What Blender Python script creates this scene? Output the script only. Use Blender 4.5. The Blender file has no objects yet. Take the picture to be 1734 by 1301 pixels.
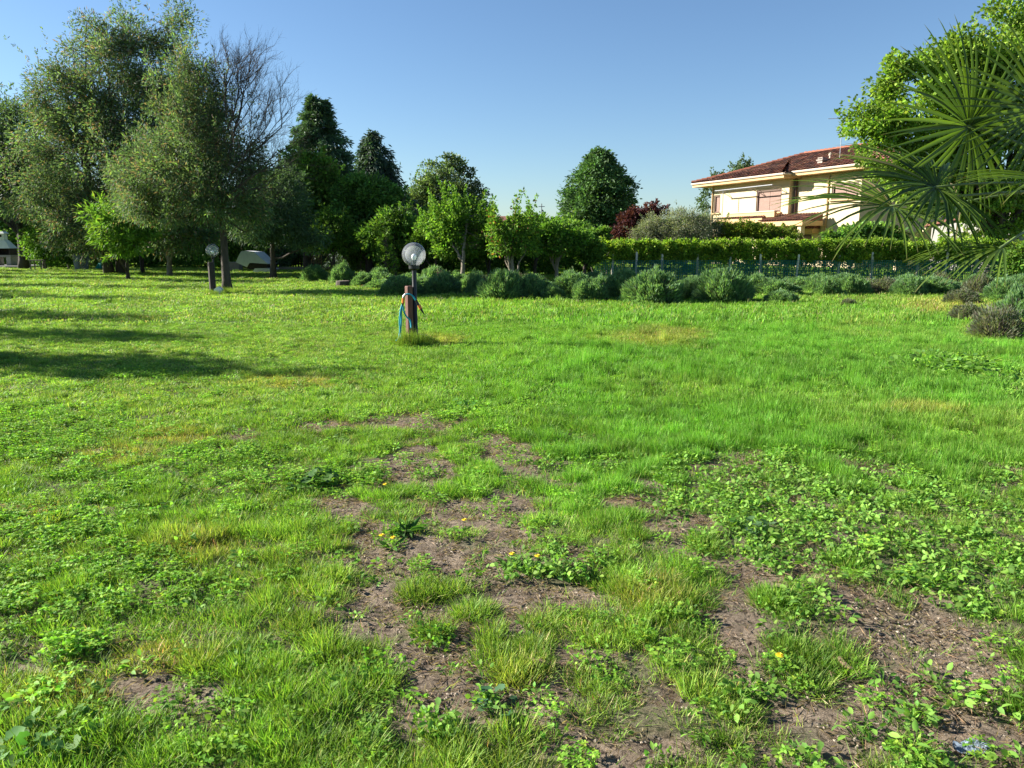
import bpy, math, random
import numpy as np
from mathutils import Vector

# ------------------------------------------------------------------ camera
scene = bpy.context.scene
COL = scene.collection
W0, H0, F0 = 1734.0, 1301.0, 1300.0
CAM_H, PITCH = 1.55, math.radians(10.4)
cam_d = bpy.data.cameras.new("camera"); cam = bpy.data.objects.new("camera", cam_d); COL.objects.link(cam)
cam.location = (0, 0, CAM_H); cam.rotation_euler = (math.radians(90) - PITCH, 0, 0)
cam_d.sensor_fit = 'HORIZONTAL'; cam_d.sensor_width = 36.0; cam_d.lens = 36.0 * F0 / W0
cam_d.clip_start = 0.05; cam_d.clip_end = 2000
scene.camera = cam

# ------------------------------------------------------------------ light
SUN_EL = math.radians(26)
SHD = math.radians(-12)                      # direction on the ground in which shadows fall
sd = Vector((math.cos(SHD), math.sin(SHD), 0))
to_sun = Vector((-sd.x * math.cos(SUN_EL), -sd.y * math.cos(SUN_EL), math.sin(SUN_EL)))
world = bpy.data.worlds.new("World"); scene.world = world; world.use_nodes = True
wn = world.node_tree.nodes; wl = world.node_tree.links
bg = wn.get('Background') or wn.new('ShaderNodeBackground')
sky = wn.new('ShaderNodeTexSky'); sky.sky_type = 'NISHITA'; sky.sun_disc = False
sky.sun_elevation = SUN_EL; sky.sun_rotation = math.atan2(to_sun.x, to_sun.y)
sky.air_density = 1.0; sky.dust_density = 0.25; sky.ozone_density = 2.5; sky.altitude = 0
stint = wn.new('ShaderNodeMix'); stint.data_type = 'RGBA'; stint.blend_type = 'MULTIPLY'; stint.inputs[0].default_value = 1.0
stint.inputs[7].default_value = (0.74, 0.85, 0.96, 1)
wl.new(sky.outputs[0], stint.inputs[6]); wl.new(stint.outputs[2], bg.inputs[0]); bg.inputs[1].default_value = 0.0515
sun_d = bpy.data.lights.new("sun", 'SUN'); sun = bpy.data.objects.new("sun", sun_d); COL.objects.link(sun)
sun.rotation_euler = to_sun.to_track_quat('Z', 'Y').to_euler()
sun_d.energy = 5.0; sun_d.angle = math.radians(0.8); sun_d.color = (1.0, 0.95, 0.85)
vs = scene.view_settings
vs.view_transform = 'Standard'; vs.look = 'None'; vs.exposure = 1.7; vs.gamma = 1.0; vs.use_curve_mapping = False
scene.cycles.max_bounces = 8; scene.cycles.transparent_max_bounces = 12
scene.cycles.diffuse_bounces = 3; scene.cycles.glossy_bounces = 3; scene.cycles.transmission_bounces = 4

# ------------------------------------------------------------------ pixel helpers (photo pixels -> place)
cp, sp = math.cos(PITCH), math.sin(PITCH)
def ray(px, py):
    a = (px - W0 / 2) / F0; b = (H0 / 2 - py) / F0
    return np.array([a, cp + b * sp, -sp + b * cp])
def G(px, py):                                # point on the ground seen at a pixel
    r = ray(px, py); t = -CAM_H / r[2]
    return np.array([r[0] * t, r[1] * t, 0.0])
def P(px, py, Y):                             # point seen at a pixel, Y metres out
    r = ray(px, py); t = Y / r[1]
    return np.array([r[0] * t, Y, CAM_H + r[2] * t])
def proj(x, y, z=0.0):
    zc = y * cp - (z - CAM_H) * sp
    yc = y * sp + (z - CAM_H) * cp
    zc = np.maximum(zc, 0.05)
    return W0 / 2 + F0 * x / zc, H0 / 2 - F0 * yc / zc

# ------------------------------------------------------------------ noise
def _hash(i, j, s):
    h = (i.astype(np.int64) * 374761393 + j.astype(np.int64) * 668265263 + s * 1274126177) & 0x7fffffff
    h = (h ^ (h >> 13)) * 1274126177 & 0x7fffffff
    return ((h ^ (h >> 16)) & 0xffff) / 65535.0
def vn(x, y, sc, seed=0):
    x = np.asarray(x, float) / sc; y = np.asarray(y, float) / sc
    i = np.floor(x); j = np.floor(y); fx = x - i; fy = y - j
    fx = fx * fx * (3 - 2 * fx); fy = fy * fy * (3 - 2 * fy)
    a = _hash(i, j, seed); b = _hash(i + 1, j, seed); c = _hash(i, j + 1, seed); d = _hash(i + 1, j + 1, seed)
    return (a * (1 - fx) + b * fx) * (1 - fy) + (c * (1 - fx) + d * fx) * fy
def fbm(x, y, sc, seed=0, o=3):
    t = 0; w = 0
    for k in range(o):
        t = t + vn(x, y, sc / 2 ** k, seed + 17 * k) / 2 ** k; w += 1 / 2 ** k
    return t / w

# ------------------------------------------------------------------ materials
def new_mat(name):
    m = bpy.data.materials.new(name); m.use_nodes = True
    nt = m.node_tree; nt.nodes.clear()
    out = nt.nodes.new('ShaderNodeOutputMaterial')
    return m, nt, out
def N(nt, t, **kw):
    n = nt.nodes.new(t)
    for k, v in kw.items():
        if k.startswith('i_'): n.inputs[k[2:].replace('_', ' ')].default_value = v
        else: setattr(n, k, v)
    return n
def surf(name, col, rough=0.7, var=0.25, scale=8.0, bump=0.15, metal=0.0, col2=None, bscale=None, dirt=0.0, stretch=None, spec=0.4):
    m, nt, out = new_mat(name); L = nt.links
    tc = N(nt, 'ShaderNodeTexCoord'); vec = tc.outputs['Object']
    if stretch:
        mp = N(nt, 'ShaderNodeMapping'); mp.inputs['Scale'].default_value = stretch; L.new(vec, mp.inputs[0]); vec = mp.outputs[0]
    n1 = N(nt, 'ShaderNodeTexNoise', i_Scale=scale, i_Detail=6.0, i_Roughness=0.65); L.new(vec, n1.inputs['Vector'])
    mix = N(nt, 'ShaderNodeMix', data_type='RGBA')
    c2 = col2 or tuple(c * (1 - var) for c in col)
    mix.inputs[6].default_value = (*col, 1); mix.inputs[7].default_value = (*c2, 1)
    rmp = N(nt, 'ShaderNodeMapRange'); rmp.inputs[1].default_value = 0.3; rmp.inputs[2].default_value = 0.7
    L.new(n1.outputs[0], rmp.inputs[0]); L.new(rmp.outputs[0], mix.inputs[0])
    cur = mix.outputs[2]
    if dirt:
        n3 = N(nt, 'ShaderNodeTexNoise', i_Scale=1.3, i_Detail=8.0, i_Roughness=0.7); L.new(tc.outputs['Object'], n3.inputs['Vector'])
        r3 = N(nt, 'ShaderNodeMapRange'); r3.inputs[1].default_value = 0.48; r3.inputs[2].default_value = 0.75; r3.inputs[4].default_value = dirt
        L.new(n3.outputs[0], r3.inputs[0])
        mm = N(nt, 'ShaderNodeMix', data_type='RGBA'); mm.inputs[7].default_value = (0.12, 0.10, 0.08, 1)
        L.new(cur, mm.inputs[6]); L.new(r3.outputs[0], mm.inputs[0]); cur = mm.outputs[2]
    b = N(nt, 'ShaderNodeBsdfPrincipled'); L.new(cur, b.inputs['Base Color'])
    b.inputs['Roughness'].default_value = rough; b.inputs['Metallic'].default_value = metal
    b.inputs['Specular IOR Level'].default_value = spec
    if bump:
        n2 = N(nt, 'ShaderNodeTexNoise', i_Scale=(bscale or scale * 4), i_Detail=5.0); L.new(vec, n2.inputs['Vector'])
        bp = N(nt, 'ShaderNodeBump', i_Strength=bump, i_Distance=0.02); L.new(n2.outputs[0], bp.inputs['Height']); L.new(bp.outputs[0], b.inputs['Normal'])
    L.new(b.outputs[0], out.inputs[0])
    return m
def leaf_mat(name, transl=0.4, rough=0.5, inst=False, spec=0.3, tcol=(1.1, 1.2, 0.5)):
    """Leaf blade: colour comes from the 'tint' attribute of the leaf, light passes through it."""
    m, nt, out = new_mat(name); L = nt.links
    at = N(nt, 'ShaderNodeAttribute', attribute_name='tint'); cur = at.outputs['Color']
    if inst:
        ai = N(nt, 'ShaderNodeAttribute', attribute_name='hue', attribute_type='INSTANCER')
        mu = N(nt, 'ShaderNodeMix', data_type='RGBA', blend_type='MULTIPLY'); mu.inputs[0].default_value = 1
        L.new(cur, mu.inputs[6]); L.new(ai.outputs['Color'], mu.inputs[7]); cur = mu.outputs[2]
    b = N(nt, 'ShaderNodeBsdfPrincipled'); b.inputs['Roughness'].default_value = rough
    b.inputs['Specular IOR Level'].default_value = spec; L.new(cur, b.inputs['Base Color'])
    t = N(nt, 'ShaderNodeBsdfTranslucent')
    mc = N(nt, 'ShaderNodeMix', data_type='RGBA', blend_type='MULTIPLY'); mc.inputs[0].default_value = 1
    mc.inputs[7].default_value = (*tcol, 1); L.new(cur, mc.inputs[6]); L.new(mc.outputs[2], t.inputs[0])
    mx = N(nt, 'ShaderNodeMixShader'); mx.inputs[0].default_value = transl
    L.new(b.outputs[0], mx.inputs[1]); L.new(t.outputs[0], mx.inputs[2]); L.new(mx.outputs[0], out.inputs[0])
    return m
M = {}
M['leaf'] = leaf_mat('leaf_blades', 0.45, 0.6, spec=0.15)
M['leaf_dark'] = leaf_mat('leaf_blades_waxy', 0.28, 0.45)
M['needle'] = leaf_mat('needles', 0.25, 0.6)
M['palm'] = leaf_mat('palm_blades', 0.42, 0.38, spec=0.4)
M['grass'] = leaf_mat('grass_blades', 0.42, 0.55, inst=True, spec=0.2)
M['weed'] = leaf_mat('weed_leaves', 0.42, 0.6, inst=True, spec=0.15)
M['stone_i'] = leaf_mat('small_stones', 0.0, 0.8, inst=True)
M['bark'] = surf('bark', (0.085, 0.066, 0.053), 0.9, 0.5, 14, 0.8, stretch=(1, 1, 0.25))
M['pale_wood'] = surf('pale_wood', (0.72, 0.66, 0.54), 0.9, 0.3, 14, 0.4, stretch=(1, 1, 0.3))
M['tile_v'] = leaf_mat('clay_tiles', 0.0, 0.85, spec=0.2)
M['bark_pale'] = surf('bark_pale', (0.26, 0.22, 0.17), 0.9, 0.5, 14, 0.7, stretch=(1, 1, 0.3))
M['stucco'] = surf('stucco', (0.55, 0.445, 0.28), 0.9, 0.06, 2.5, 0.25, bscale=60, dirt=0.22)
M['stucco_trim'] = surf('stucco_trim', (0.52, 0.34, 0.17), 0.85, 0.08, 3, 0.2, bscale=50, dirt=0.12)
M['gutter'] = surf('gutter', (0.5, 0.42, 0.32), 0.6, 0.1, 5, 0.0)
M['tile'] = surf('roof_tile', (0.24, 0.085, 0.055), 0.85, 0.6, 5.0, 0.4, col2=(0.10, 0.045, 0.035), bscale=30)
M['tile_red'] = surf('roof_tile_red', (0.30, 0.10, 0.055), 0.85, 0.4, 4.0, 0.4)
M['shutter'] = surf('shutter', (0.27, 0.17, 0.135), 0.7, 0.1, 5, 0.05)
M['frame_brown'] = surf('frame_brown', (0.10, 0.055, 0.035), 0.5, 0.3, 8, 0.1)
M['brick_grey'] = surf('chimney_render', (0.36, 0.31, 0.27), 0.9, 0.4, 8, 0.4)
M['metal'] = surf('metal', (0.35, 0.35, 0.36), 0.4, 0.1, 8, 0.0, metal=0.9)
M['black'] = surf('black_paint', (0.018, 0.018, 0.02), 0.4, 0.3, 20, 0.1)
M['wood_red'] = surf('stained_wood', (0.17, 0.075, 0.055), 0.75, 0.45, 14, 0.5, stretch=(3, 3, 0.3))
M['wood_grey'] = surf('weathered_wood', (0.24, 0.19, 0.15), 0.9, 0.5, 12, 0.6, stretch=(3, 3, 0.3))
M['concrete'] = surf('concrete', (0.42, 0.40, 0.36), 0.9, 0.35, 10, 0.4, dirt=0.3)
M['wall_grey'] = surf('wall_grey', (0.30, 0.285, 0.26), 0.9, 0.2, 3, 0.3, dirt=0.2)
M['white'] = surf('white_paint', (0.75, 0.74, 0.72), 0.6, 0.12, 6, 0.15, dirt=0.15)
M['tarp'] = surf('tarp', (0.72, 0.73, 0.74), 0.6, 0.2, 3, 0.5, bscale=5, dirt=0.15)
M['bin'] = surf('bin_plastic', (0.12, 0.14, 0.17), 0.5, 0.2, 8, 0.1)
M['hose'] = surf('hose', (0.02, 0.32, 0.42), 0.45, 0.15, 20, 0.1)
M['orange'] = surf('orange_plastic', (0.75, 0.20, 0.04), 0.4, 0.1, 20, 0.0)
M['net'] = surf('net', (0.03, 0.22, 0.17), 0.7, 0.3, 8, 0.0)
M['teal'] = surf('teal_cloth', (0.0, 0.30, 0.26), 0.8, 0.3, 8, 0.4)
M['dark_wood'] = surf('dark_wood', (0.045, 0.035, 0.03), 0.9, 0.5, 10, 0.5)
M['paving'] = surf('paving', (0.22, 0.21, 0.20), 0.9, 0.3, 6, 0.3)
M['bamboo'] = surf('bamboo', (0.42, 0.26, 0.14), 0.8, 0.4, 12, 0.3)
M['plastic_film'] = surf('plastic_film', (0.16, 0.20, 0.25), 0.25, 0.3, 20, 0.9, bscale=25)
M['yellow'] = surf('yellow_petals', (0.85, 0.62, 0.02), 0.6, 0.1, 20, 0.0)
M['brick'] = surf('brick', (0.30, 0.13, 0.09), 0.9, 0.4, 10, 0.4)
def globe_mat():
    m, nt, out = new_mat('clear_globe'); L = nt.links
    tr = N(nt, 'ShaderNodeBsdfTransparent'); tr.inputs[0].default_value = (0.97, 0.98, 0.99, 1)
    gl = N(nt, 'ShaderNodeBsdfGlossy'); gl.inputs['Roughness'].default_value = 0.03
    df = N(nt, 'ShaderNodeBsdfDiffuse'); df.inputs[0].default_value = (0.9, 0.93, 0.96, 1)
    lw = N(nt, 'ShaderNodeLayerWeight', i_Blend=0.25)
    nz = N(nt, 'ShaderNodeTexNoise', i_Scale=12.0, i_Detail=6.0)
    tc = N(nt, 'ShaderNodeTexCoord'); L.new(tc.outputs['Object'], nz.inputs['Vector'])
    mr = N(nt, 'ShaderNodeMapRange'); mr.inputs[1].default_value = 0.35; mr.inputs[2].default_value = 0.8; mr.inputs[3].default_value = 0.18; mr.inputs[4].default_value = 0.24
    L.new(nz.outputs[0], mr.inputs[0])
    m1 = N(nt, 'ShaderNodeMixShader'); tl = N(nt, 'ShaderNodeBsdfTranslucent'); tl.inputs[0].default_value = (0.95, 0.97, 1.0, 1); m0 = N(nt, 'ShaderNodeMixShader'); L.new(df.outputs[0], m0.inputs[1]); L.new(tl.outputs[0], m0.inputs[2])
    L.new(mr.outputs[0], m1.inputs[0]); L.new(tr.outputs[0], m1.inputs[1]); L.new(m0.outputs[0], m1.inputs[2])
    m2 = N(nt, 'ShaderNodeMixShader'); L.new(lw.outputs['Fresnel'], m2.inputs[0]); L.new(m1.outputs[0], m2.inputs[1]); L.new(gl.outputs[0], m2.inputs[2])
    L.new(m2.outputs[0], out.inputs[0]); return m
M['globe'] = globe_mat()
M['bulb'] = surf('bulb', (0.85, 0.85, 0.83), 0.25, 0.02, 5, 0.0)

# ------------------------------------------------------------------ mesh helpers
def mesh_np(name, V, Q, mat, tint=None, smooth=False):
    """V (n,3), Q (m,k) faces of one size -> mesh data."""
    V = np.asarray(V, np.float32); Q = np.asarray(Q, np.int32)
    me = bpy.data.meshes.new(name); me.vertices.add(len(V)); me.vertices.foreach_set('co', V.ravel())
    m, k = Q.shape
    me.loops.add(m * k); me.loops.foreach_set('vertex_index', Q.ravel())
    me.polygons.add(m); me.polygons.foreach_set('loop_start', np.arange(0, m * k, k, dtype=np.int32))
    if smooth: me.polygons.foreach_set('use_smooth', np.ones(m, bool))
    if tint is not None:
        a = me.attributes.new('tint', 'FLOAT_COLOR', 'POINT')
        c = np.ones((len(V), 4), np.float32); c[:, :3] = tint; a.data.foreach_set('color', c.ravel())
    me.update(calc_edges=True); me.validate(); me.materials.append(mat)
    return me
def link(name, me, parent=None, loc=None, kind=None):
    o = bpy.data.objects.new(name, me); COL.objects.link(o)
    if parent: o.parent = parent
    if loc is not None: o.location = tuple(loc)
    if kind: o['kind'] = kind
    return o
def tag(o, label=None, cat=None, group=None, kind=None):
    if label: o['label'] = label
    if cat: o['category'] = cat
    if group: o['group'] = group
    if kind: o['kind'] = kind
    return o
def empty(name, loc, label, cat, group=None, rz=0):
    o = bpy.data.objects.new(name, None); COL.objects.link(o); o.location = tuple(loc); o.rotation_euler = (0, 0, rz)
    o.empty_display_size = 0.2
    return tag(o, label, cat, group)
def copy_thing(o, loc, rz, label, scale=(1, 1, 1)):
    r = o.copy(); COL.objects.link(r); r.location = tuple(loc); r.rotation_euler = (0, 0, rz); r.scale = scale; r['label'] = label
    for ch in list(o.children):
        c = ch.copy(); COL.objects.link(c); c.parent = r
        for g in list(ch.children):
            d = g.copy(); COL.objects.link(d); d.parent = c
    return r
class MB:
    """collects solids of a single part"""
    def __init__(s): s.v = []; s.f = []; s.n = 0
    def add(s, V, F):
        s.v += [tuple(map(float, p)) for p in V]; s.f += [tuple(i + s.n for i in f) for f in F]; s.n += len(V); return s
    def box(s, c, d, rz=0, taper=1.0, bev=0.0):
        x, y, z = d[0] / 2, d[1] / 2, d[2] / 2; V = []
        for k, zz in ((1, -z), (taper, z)):
            for a, b in ((-x, -y), (x, -y), (x, y), (-x, y)):
                a *= k; b *= k
                V.append((c[0] + a * math.cos(rz) - b * math.sin(rz), c[1] + a * math.sin(rz) + b * math.cos(rz), c[2] + zz))
        return s.add(V, [(3, 2, 1, 0), (4, 5, 6, 7), (0, 1, 5, 4), (1, 2, 6, 5), (2, 3, 7, 6), (3, 0, 4, 7)])
    def hexa(s, V8): return s.add(V8, [(3, 2, 1, 0), (4, 5, 6, 7), (0, 1, 5, 4), (1, 2, 6, 5), (2, 3, 7, 6), (3, 0, 4, 7)])
    def tube(s, pts, r, n=8, cap=True):
        pts = [np.array(p, float) for p in pts]
        rs = r if hasattr(r, '__len__') else [r] * len(pts)
        V = []; F = []
        prev = None
        for i, p in enumerate(pts):
            t = pts[min(i + 1, len(pts) - 1)] - pts[max(i - 1, 0)]; t = t / (np.linalg.norm(t) + 1e-9)
            if prev is None:
                a = np.cross(t, [0, 0, 1.0]) if abs(t[2]) < 0.9 else np.cross(t, [1.0, 0, 0])
            else: a = prev - t * prev.dot(t)
            a = a / (np.linalg.norm(a) + 1e-9); prev = a; b = np.cross(t, a)
            for k in range(n):
                an = 2 * math.pi * k / n; V.append(p + rs[i] * (a * math.cos(an) + b * math.sin(an)))
        for i in range(len(pts) - 1):
            for k in range(n):
                k2 = (k + 1) % n; F.append((i * n + k, i * n + k2, (i + 1) * n + k2, (i + 1) * n + k))
        if cap and n > 2: F.append(tuple(range(n - 1, -1, -1))); F.append(tuple((len(pts) - 1) * n + k for k in range(n)))
        return s.add(V, F)
    def lathe(s, prof, c=(0, 0, 0), n=24):
        V = []; F = []
        for r, z in prof:
            for k in range(n):
                a = 2 * math.pi * k / n; V.append((c[0] + r * math.cos(a), c[1] + r * math.sin(a), c[2] + z))
        for i in range(len(prof) - 1):
            for k in range(n):
                k2 = (k + 1) % n; F.append((i * n + k, i * n + k2, (i + 1) * n + k2, (i + 1) * n + k))
        return s.add(V, F)
    def mesh(s, name, mat, smooth=False):
        me = bpy.data.meshes.new(name); me.from_pydata(s.v, [], s.f); me.update(); me.materials.append(mat)
        if smooth:
            for p in me.polygons: p.use_smooth = True
        return me
    def build(s, name, mat, parent=None, smooth=False, loc=None, kind=None):
        return link(name, s.mesh(name, mat, smooth), parent, loc, kind)

# ------------------------------------------------------------------ leaves
def unit(a): return a / (np.linalg.norm(a, axis=-1, keepdims=True) + 1e-9)
def leaf_quads(C, A, L, Wd, rng, fold=0.15, flat=0.0):
    """folded rhombic leaves: C base points, A axis, L length, Wd width"""
    n = len(C); A = unit(A)
    R = rng.normal(size=(n, 3)); R[:, 2] *= (1 - flat)
    S = unit(np.cross(A, R)); Nn = np.cross(S, A)
    L = np.broadcast_to(L, (n,))[:, None]; Wd = np.broadcast_to(Wd, (n,))[:, None]
    mid = C + A * L * 0.45 - Nn * Wd * fold
    V = np.stack([C, mid + S * Wd / 2, C + A * L, mid - S * Wd / 2], 1).reshape(-1, 3)
    Q = np.arange(n * 4).reshape(n, 4)
    return V, Q
def tints(n, cols, weights, rng, jit=0.18):
    cols = np.array(cols, float); k = rng.choice(len(cols), n, p=np.array(weights) / sum(weights))
    c = cols[k] * (1 + jit * rng.normal(size=(n, 1))) * (1 + 0.06 * rng.normal(size=(n, 3)))
    return np.clip(c, 0.004, 0.9)

def bezier(p0, p1, p2, n):
    t = np.linspace(0, 1, n)[:, None]
    return (1 - t) ** 2 * p0 + 2 * t * (1 - t) * p1 + t * t * p2

def foliage(name, parent, base, clumps, rad, n_leaf, L, Wd, cols, wts, rng, mat, shoots=0, shoot_len=0.8, shoot_dir=(0, 0, 1), shoot_spread=0.5,
            shoot_leaves=22, top=None, droop=0.2, squash=0.7, clump_tint=0.22):
    """one crown: leaf blades round clump centres plus leafy shoots that break the outline"""
    clumps = np.asarray(clumps); nc = len(clumps)
    k = np.repeat(np.arange(nc), n_leaf)
    d = unit(rng.normal(size=(len(k), 3))) * (rng.random((len(k), 1)) ** 0.45)
    rr = (rad * rng.uniform(0.65, 1.35, nc))[k][:, None]
    C = clumps[k] + d * rr * np.array([1, 1, squash])
    cen = clumps.mean(0)
    A = unit(d + 0.5 * unit(C - cen) + 0.5 * rng.normal(size=C.shape)); A[:, 2] -= droop
    T = tints(len(k), cols, wts, rng)
    ct = 1 + clump_tint * rng.normal(size=(nc, 1)); ct = np.clip(ct, 0.5, 1.6)
    T = T * ct[k]
    if shoots:
        ks = rng.choice(nc, shoots, p=None)
        dd = unit(np.array(shoot_dir) + shoot_spread * rng.normal(size=(shoots, 3)) + 0.4 * unit(clumps[ks] - cen))
        ln = shoot_len * rng.uniform(0.5, 1.2, shoots)
        j = np.repeat(np.arange(shoots), shoot_leaves); t = rng.random(len(j))[:, None]
        Cs = clumps[ks][j] + dd[j] * (t * ln[j][:, None] + rad * 0.5) + 0.05 * rng.normal(size=(len(j), 3)) * (1.3 - t)
        Cs[:, 2] -= (t[:, 0] ** 2) * droop * ln[j] * 0.5
        As = unit(dd[j] + 0.8 * rng.normal(size=(len(j), 3)))
        Ts = tints(len(j), cols, wts, rng) * 1.1
        C = np.vstack([C, Cs]); A = np.vstack([A, As]); T = np.vstack([T, Ts])
    n = len(C)
    V, Q = leaf_quads(C - base, A, L * rng.uniform(0.6, 1.3, n), Wd * rng.uniform(0.7, 1.2, n), rng)
    me = mesh_np(name, V, Q, mat, np.repeat(T, 4, 0))
    return link(name, me, parent)

def lobe_points(lobes, n, rng, inner=0.45):
    vols = np.array([l[3] * l[4] * l[5] for l in lobes]) ** 0.8
    k = rng.choice(len(lobes), n, p=vols / vols.sum()); Lb = np.array(lobes)[k]
    d = unit(rng.normal(size=(n, 3))); r = rng.uniform(inner, 1.0, (n, 1)) ** 0.7
    return Lb[:, :3] + d * r * Lb[:, 3:6]

def tree(name, label, base, lobes, cols, wts, seed, cat='tree', group=None, trunk_r=0.14, n_clumps=120, n_leaf=90, rad=0.45, L=0.13, Wd=0.07,
         mat='leaf', bark='bark', shoots=60, shoot_len=0.8, fork=0.35, trunks=1, limbs=9, lean=(0, 0), twigs=True, tk=0.8, **kw):
    """tapered trunk, limbs to the lobes, twigs to each leaf clump, crown of separate leaf blades. lobes in world metres."""
    rng = np.random.default_rng(seed); base = np.array(base, float)
    root = empty(name, base, label, cat, group)
    cl = lobe_points(lobes, n_clumps, rng); cl[:, 2] = np.maximum(cl[:, 2], base[2] + 0.25)
    cen = np.array(lobes)[:, :3].mean(0); topz = cl[:, 2].max()
    mb = MB(); limb_pts = []
    for q in range(trunks):
        off = np.array([rng.normal() * 0.12, rng.normal() * 0.12, 0]) * (trunks > 1) * 2
        p0 = np.array([0, 0, -0.1]) + off
        ptop = np.array([(cen - base)[0] * tk + off[0] * 4, (cen - base)[1] * tk + off[1] * 4, (topz - base[2]) * 0.82])
        pm = np.array([lean[0] + off[0] * 2, lean[1] + off[1] * 2, ptop[2] * 0.45])
        path = bezier(p0, pm, ptop, 12) + rng.normal(size=(12, 3)) * np.array([1, 1, 0]) * 0.03 * np.linspace(0, 1, 12)[:, None]
        rs = trunk_r * (1 - np.linspace(0, 1, 12)) ** 0.8 + 0.015
        rs[0] *= 1.5; rs[1] *= 1.08
        mb.tube(path, list(rs), 10)
        limb_pts.append(path[3:])
        idx = rng.choice(n_clumps, min(limbs, n_clumps), replace=False)
        for i in idx:
            c = cl[i] - base; t = int(rng.integers(max(1, int(12 * fork * 0.7)), 9))
            if path[t][2] > c[2] + 0.3: t = max(2, int(12 * fork * 0.6))
            s0 = path[t]; mid = s0 * 0.5 + c * 0.5 + np.array([0, 0, 0.12 * np.linalg.norm(c - s0)]) * rng.uniform(-0.5, 1)
            b = bezier(s0, mid, c, 8) + rng.normal(size=(8, 3)) * 0.03
            b[0] = s0
            mb.tube(b, list(np.linspace(rs[t] * 0.6, 0.012, 8)), 6)
            limb_pts.append(b[1:])
    mb.build('trunk', M[bark], root, smooth=True)
    if twigs:
        LP = np.vstack(limb_pts); tw = MB()
        for c in cl:
            c = c - base; i = np.argmin(((LP - c) ** 2).sum(1) + 0.6 * np.maximum(0, LP[:, 2] - c[2]) ** 2)
            m_ = (LP[i] + c) / 2 + rng.normal(size=3) * 0.06
            tw.tube([LP[i], m_, c], [0.016, 0.01, 0.005], 3, cap=False)
        tw.build('twigs', M[bark], root, kind='stuff')
    cr = foliage('crown', root, base, cl, rad, n_leaf, L, Wd, cols, wts, rng, M[mat], shoots=shoots, shoot_len=shoot_len, **kw)
    cr['kind'] = 'stuff'
    return root

def lobes_px(spec, Y, depth=0.8):
    """(px, py, half width px, half height px[, dY]) -> ellipsoids standing Y metres out"""
    out = []
    for s in spec:
        px, py, rx, ry = s[:4]; dY = s[4] if len(s) > 4 else 0
        c = P(px, py, Y + dY); k = (Y + dY) / F0
        out.append((c[0], c[1], c[2], rx * k, max(rx, ry * 0.7) * k * depth, ry * k * 1.02))
    return out

def conifer(name, label, base, h, r, cols, wts, seed, profile=lambda t: 1 - t, z0=0.05, n_br=260, n_leaf=110, L=0.22, Wd=0.05, up=0.1, droop=0.35, spread=0.16, tr=0.2, cat='conifer', mat='needle'):
    rng = np.random.default_rng(seed); base = np.array(base, float)
    root = empty(name, base, label, cat)
    mb = MB(); mb.tube([(0, 0, -0.1), (0, 0, h * 0.5), (0.05, 0, h * 0.97)], [tr * 1.2, tr * 0.6, 0.02], 10); mb.build('trunk', M['bark'], root, smooth=True)
    C = []; A = []; tn = []
    bm = MB()
    for i in range(n_br):
        t = z0 + (1 - z0) * (i + rng.random()) / n_br; az = rng.uniform(0, 2 * math.pi)
        ln = r * profile(t) * rng.uniform(0.62, 1.12) * (0.82 + 0.36 * float(vn(np.array([az * 1.3]), np.array([t * 9]), 1.0, seed)[0])) + 0.12
        d = np.array([math.cos(az), math.sin(az), 0.0]); z = h * t
        e = np.array([d[0] * ln, d[1] * ln, z + up * ln]); 
        s = np.array([0, 0, z]); m_ = (s + e) / 2 + np.array([0, 0, 0.12 * ln])
        e[2] -= droop * ln * 0.5
        if i % 2 == 0: bm.tube([s, m_, e], [0.03, 0.02, 0.008], 3, cap=False)
        u = rng.random(n_leaf) ** 0.55
        u = u[:, None]; pts = (1 - u) ** 2 * s + 2 * u * (1 - u) * m_ + u * u * e
        side = np.array([-d[1], d[0], 0])
        pts = pts + side * rng.normal(size=(n_leaf, 1)) * spread * (0.3 + ln * 0.35) + rng.normal(size=(n_leaf, 3)) * spread * 0.55
        pts[:, 2] -= np.abs(rng.normal(size=n_leaf)) * droop * 0.25
        C.append(pts); A.append(unit(d + 0.55 * rng.normal(size=(n_leaf, 3)) + np.array([0, 0, up - droop])))
        tn.append(np.full(n_leaf, 1 + 0.2 * rng.normal()))
    bm.build('branches', M['bark'], root, kind='stuff')
    C = np.vstack(C); A = np.vstack(A); n = len(C)
    V, Q = leaf_quads(C, A, L * rng.uniform(0.6, 1.3, n), Wd * rng.uniform(0.7, 1.3, n), rng)
    T = np.clip(tints(n, cols, wts, rng) * np.clip(np.concatenate(tn), 0.5, 1.5)[:, None], 0.003, 1)
    link('crown', mesh_np('crown', V, Q, M[mat], np.repeat(T, 4, 0)), root, kind='stuff')
    return root

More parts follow.
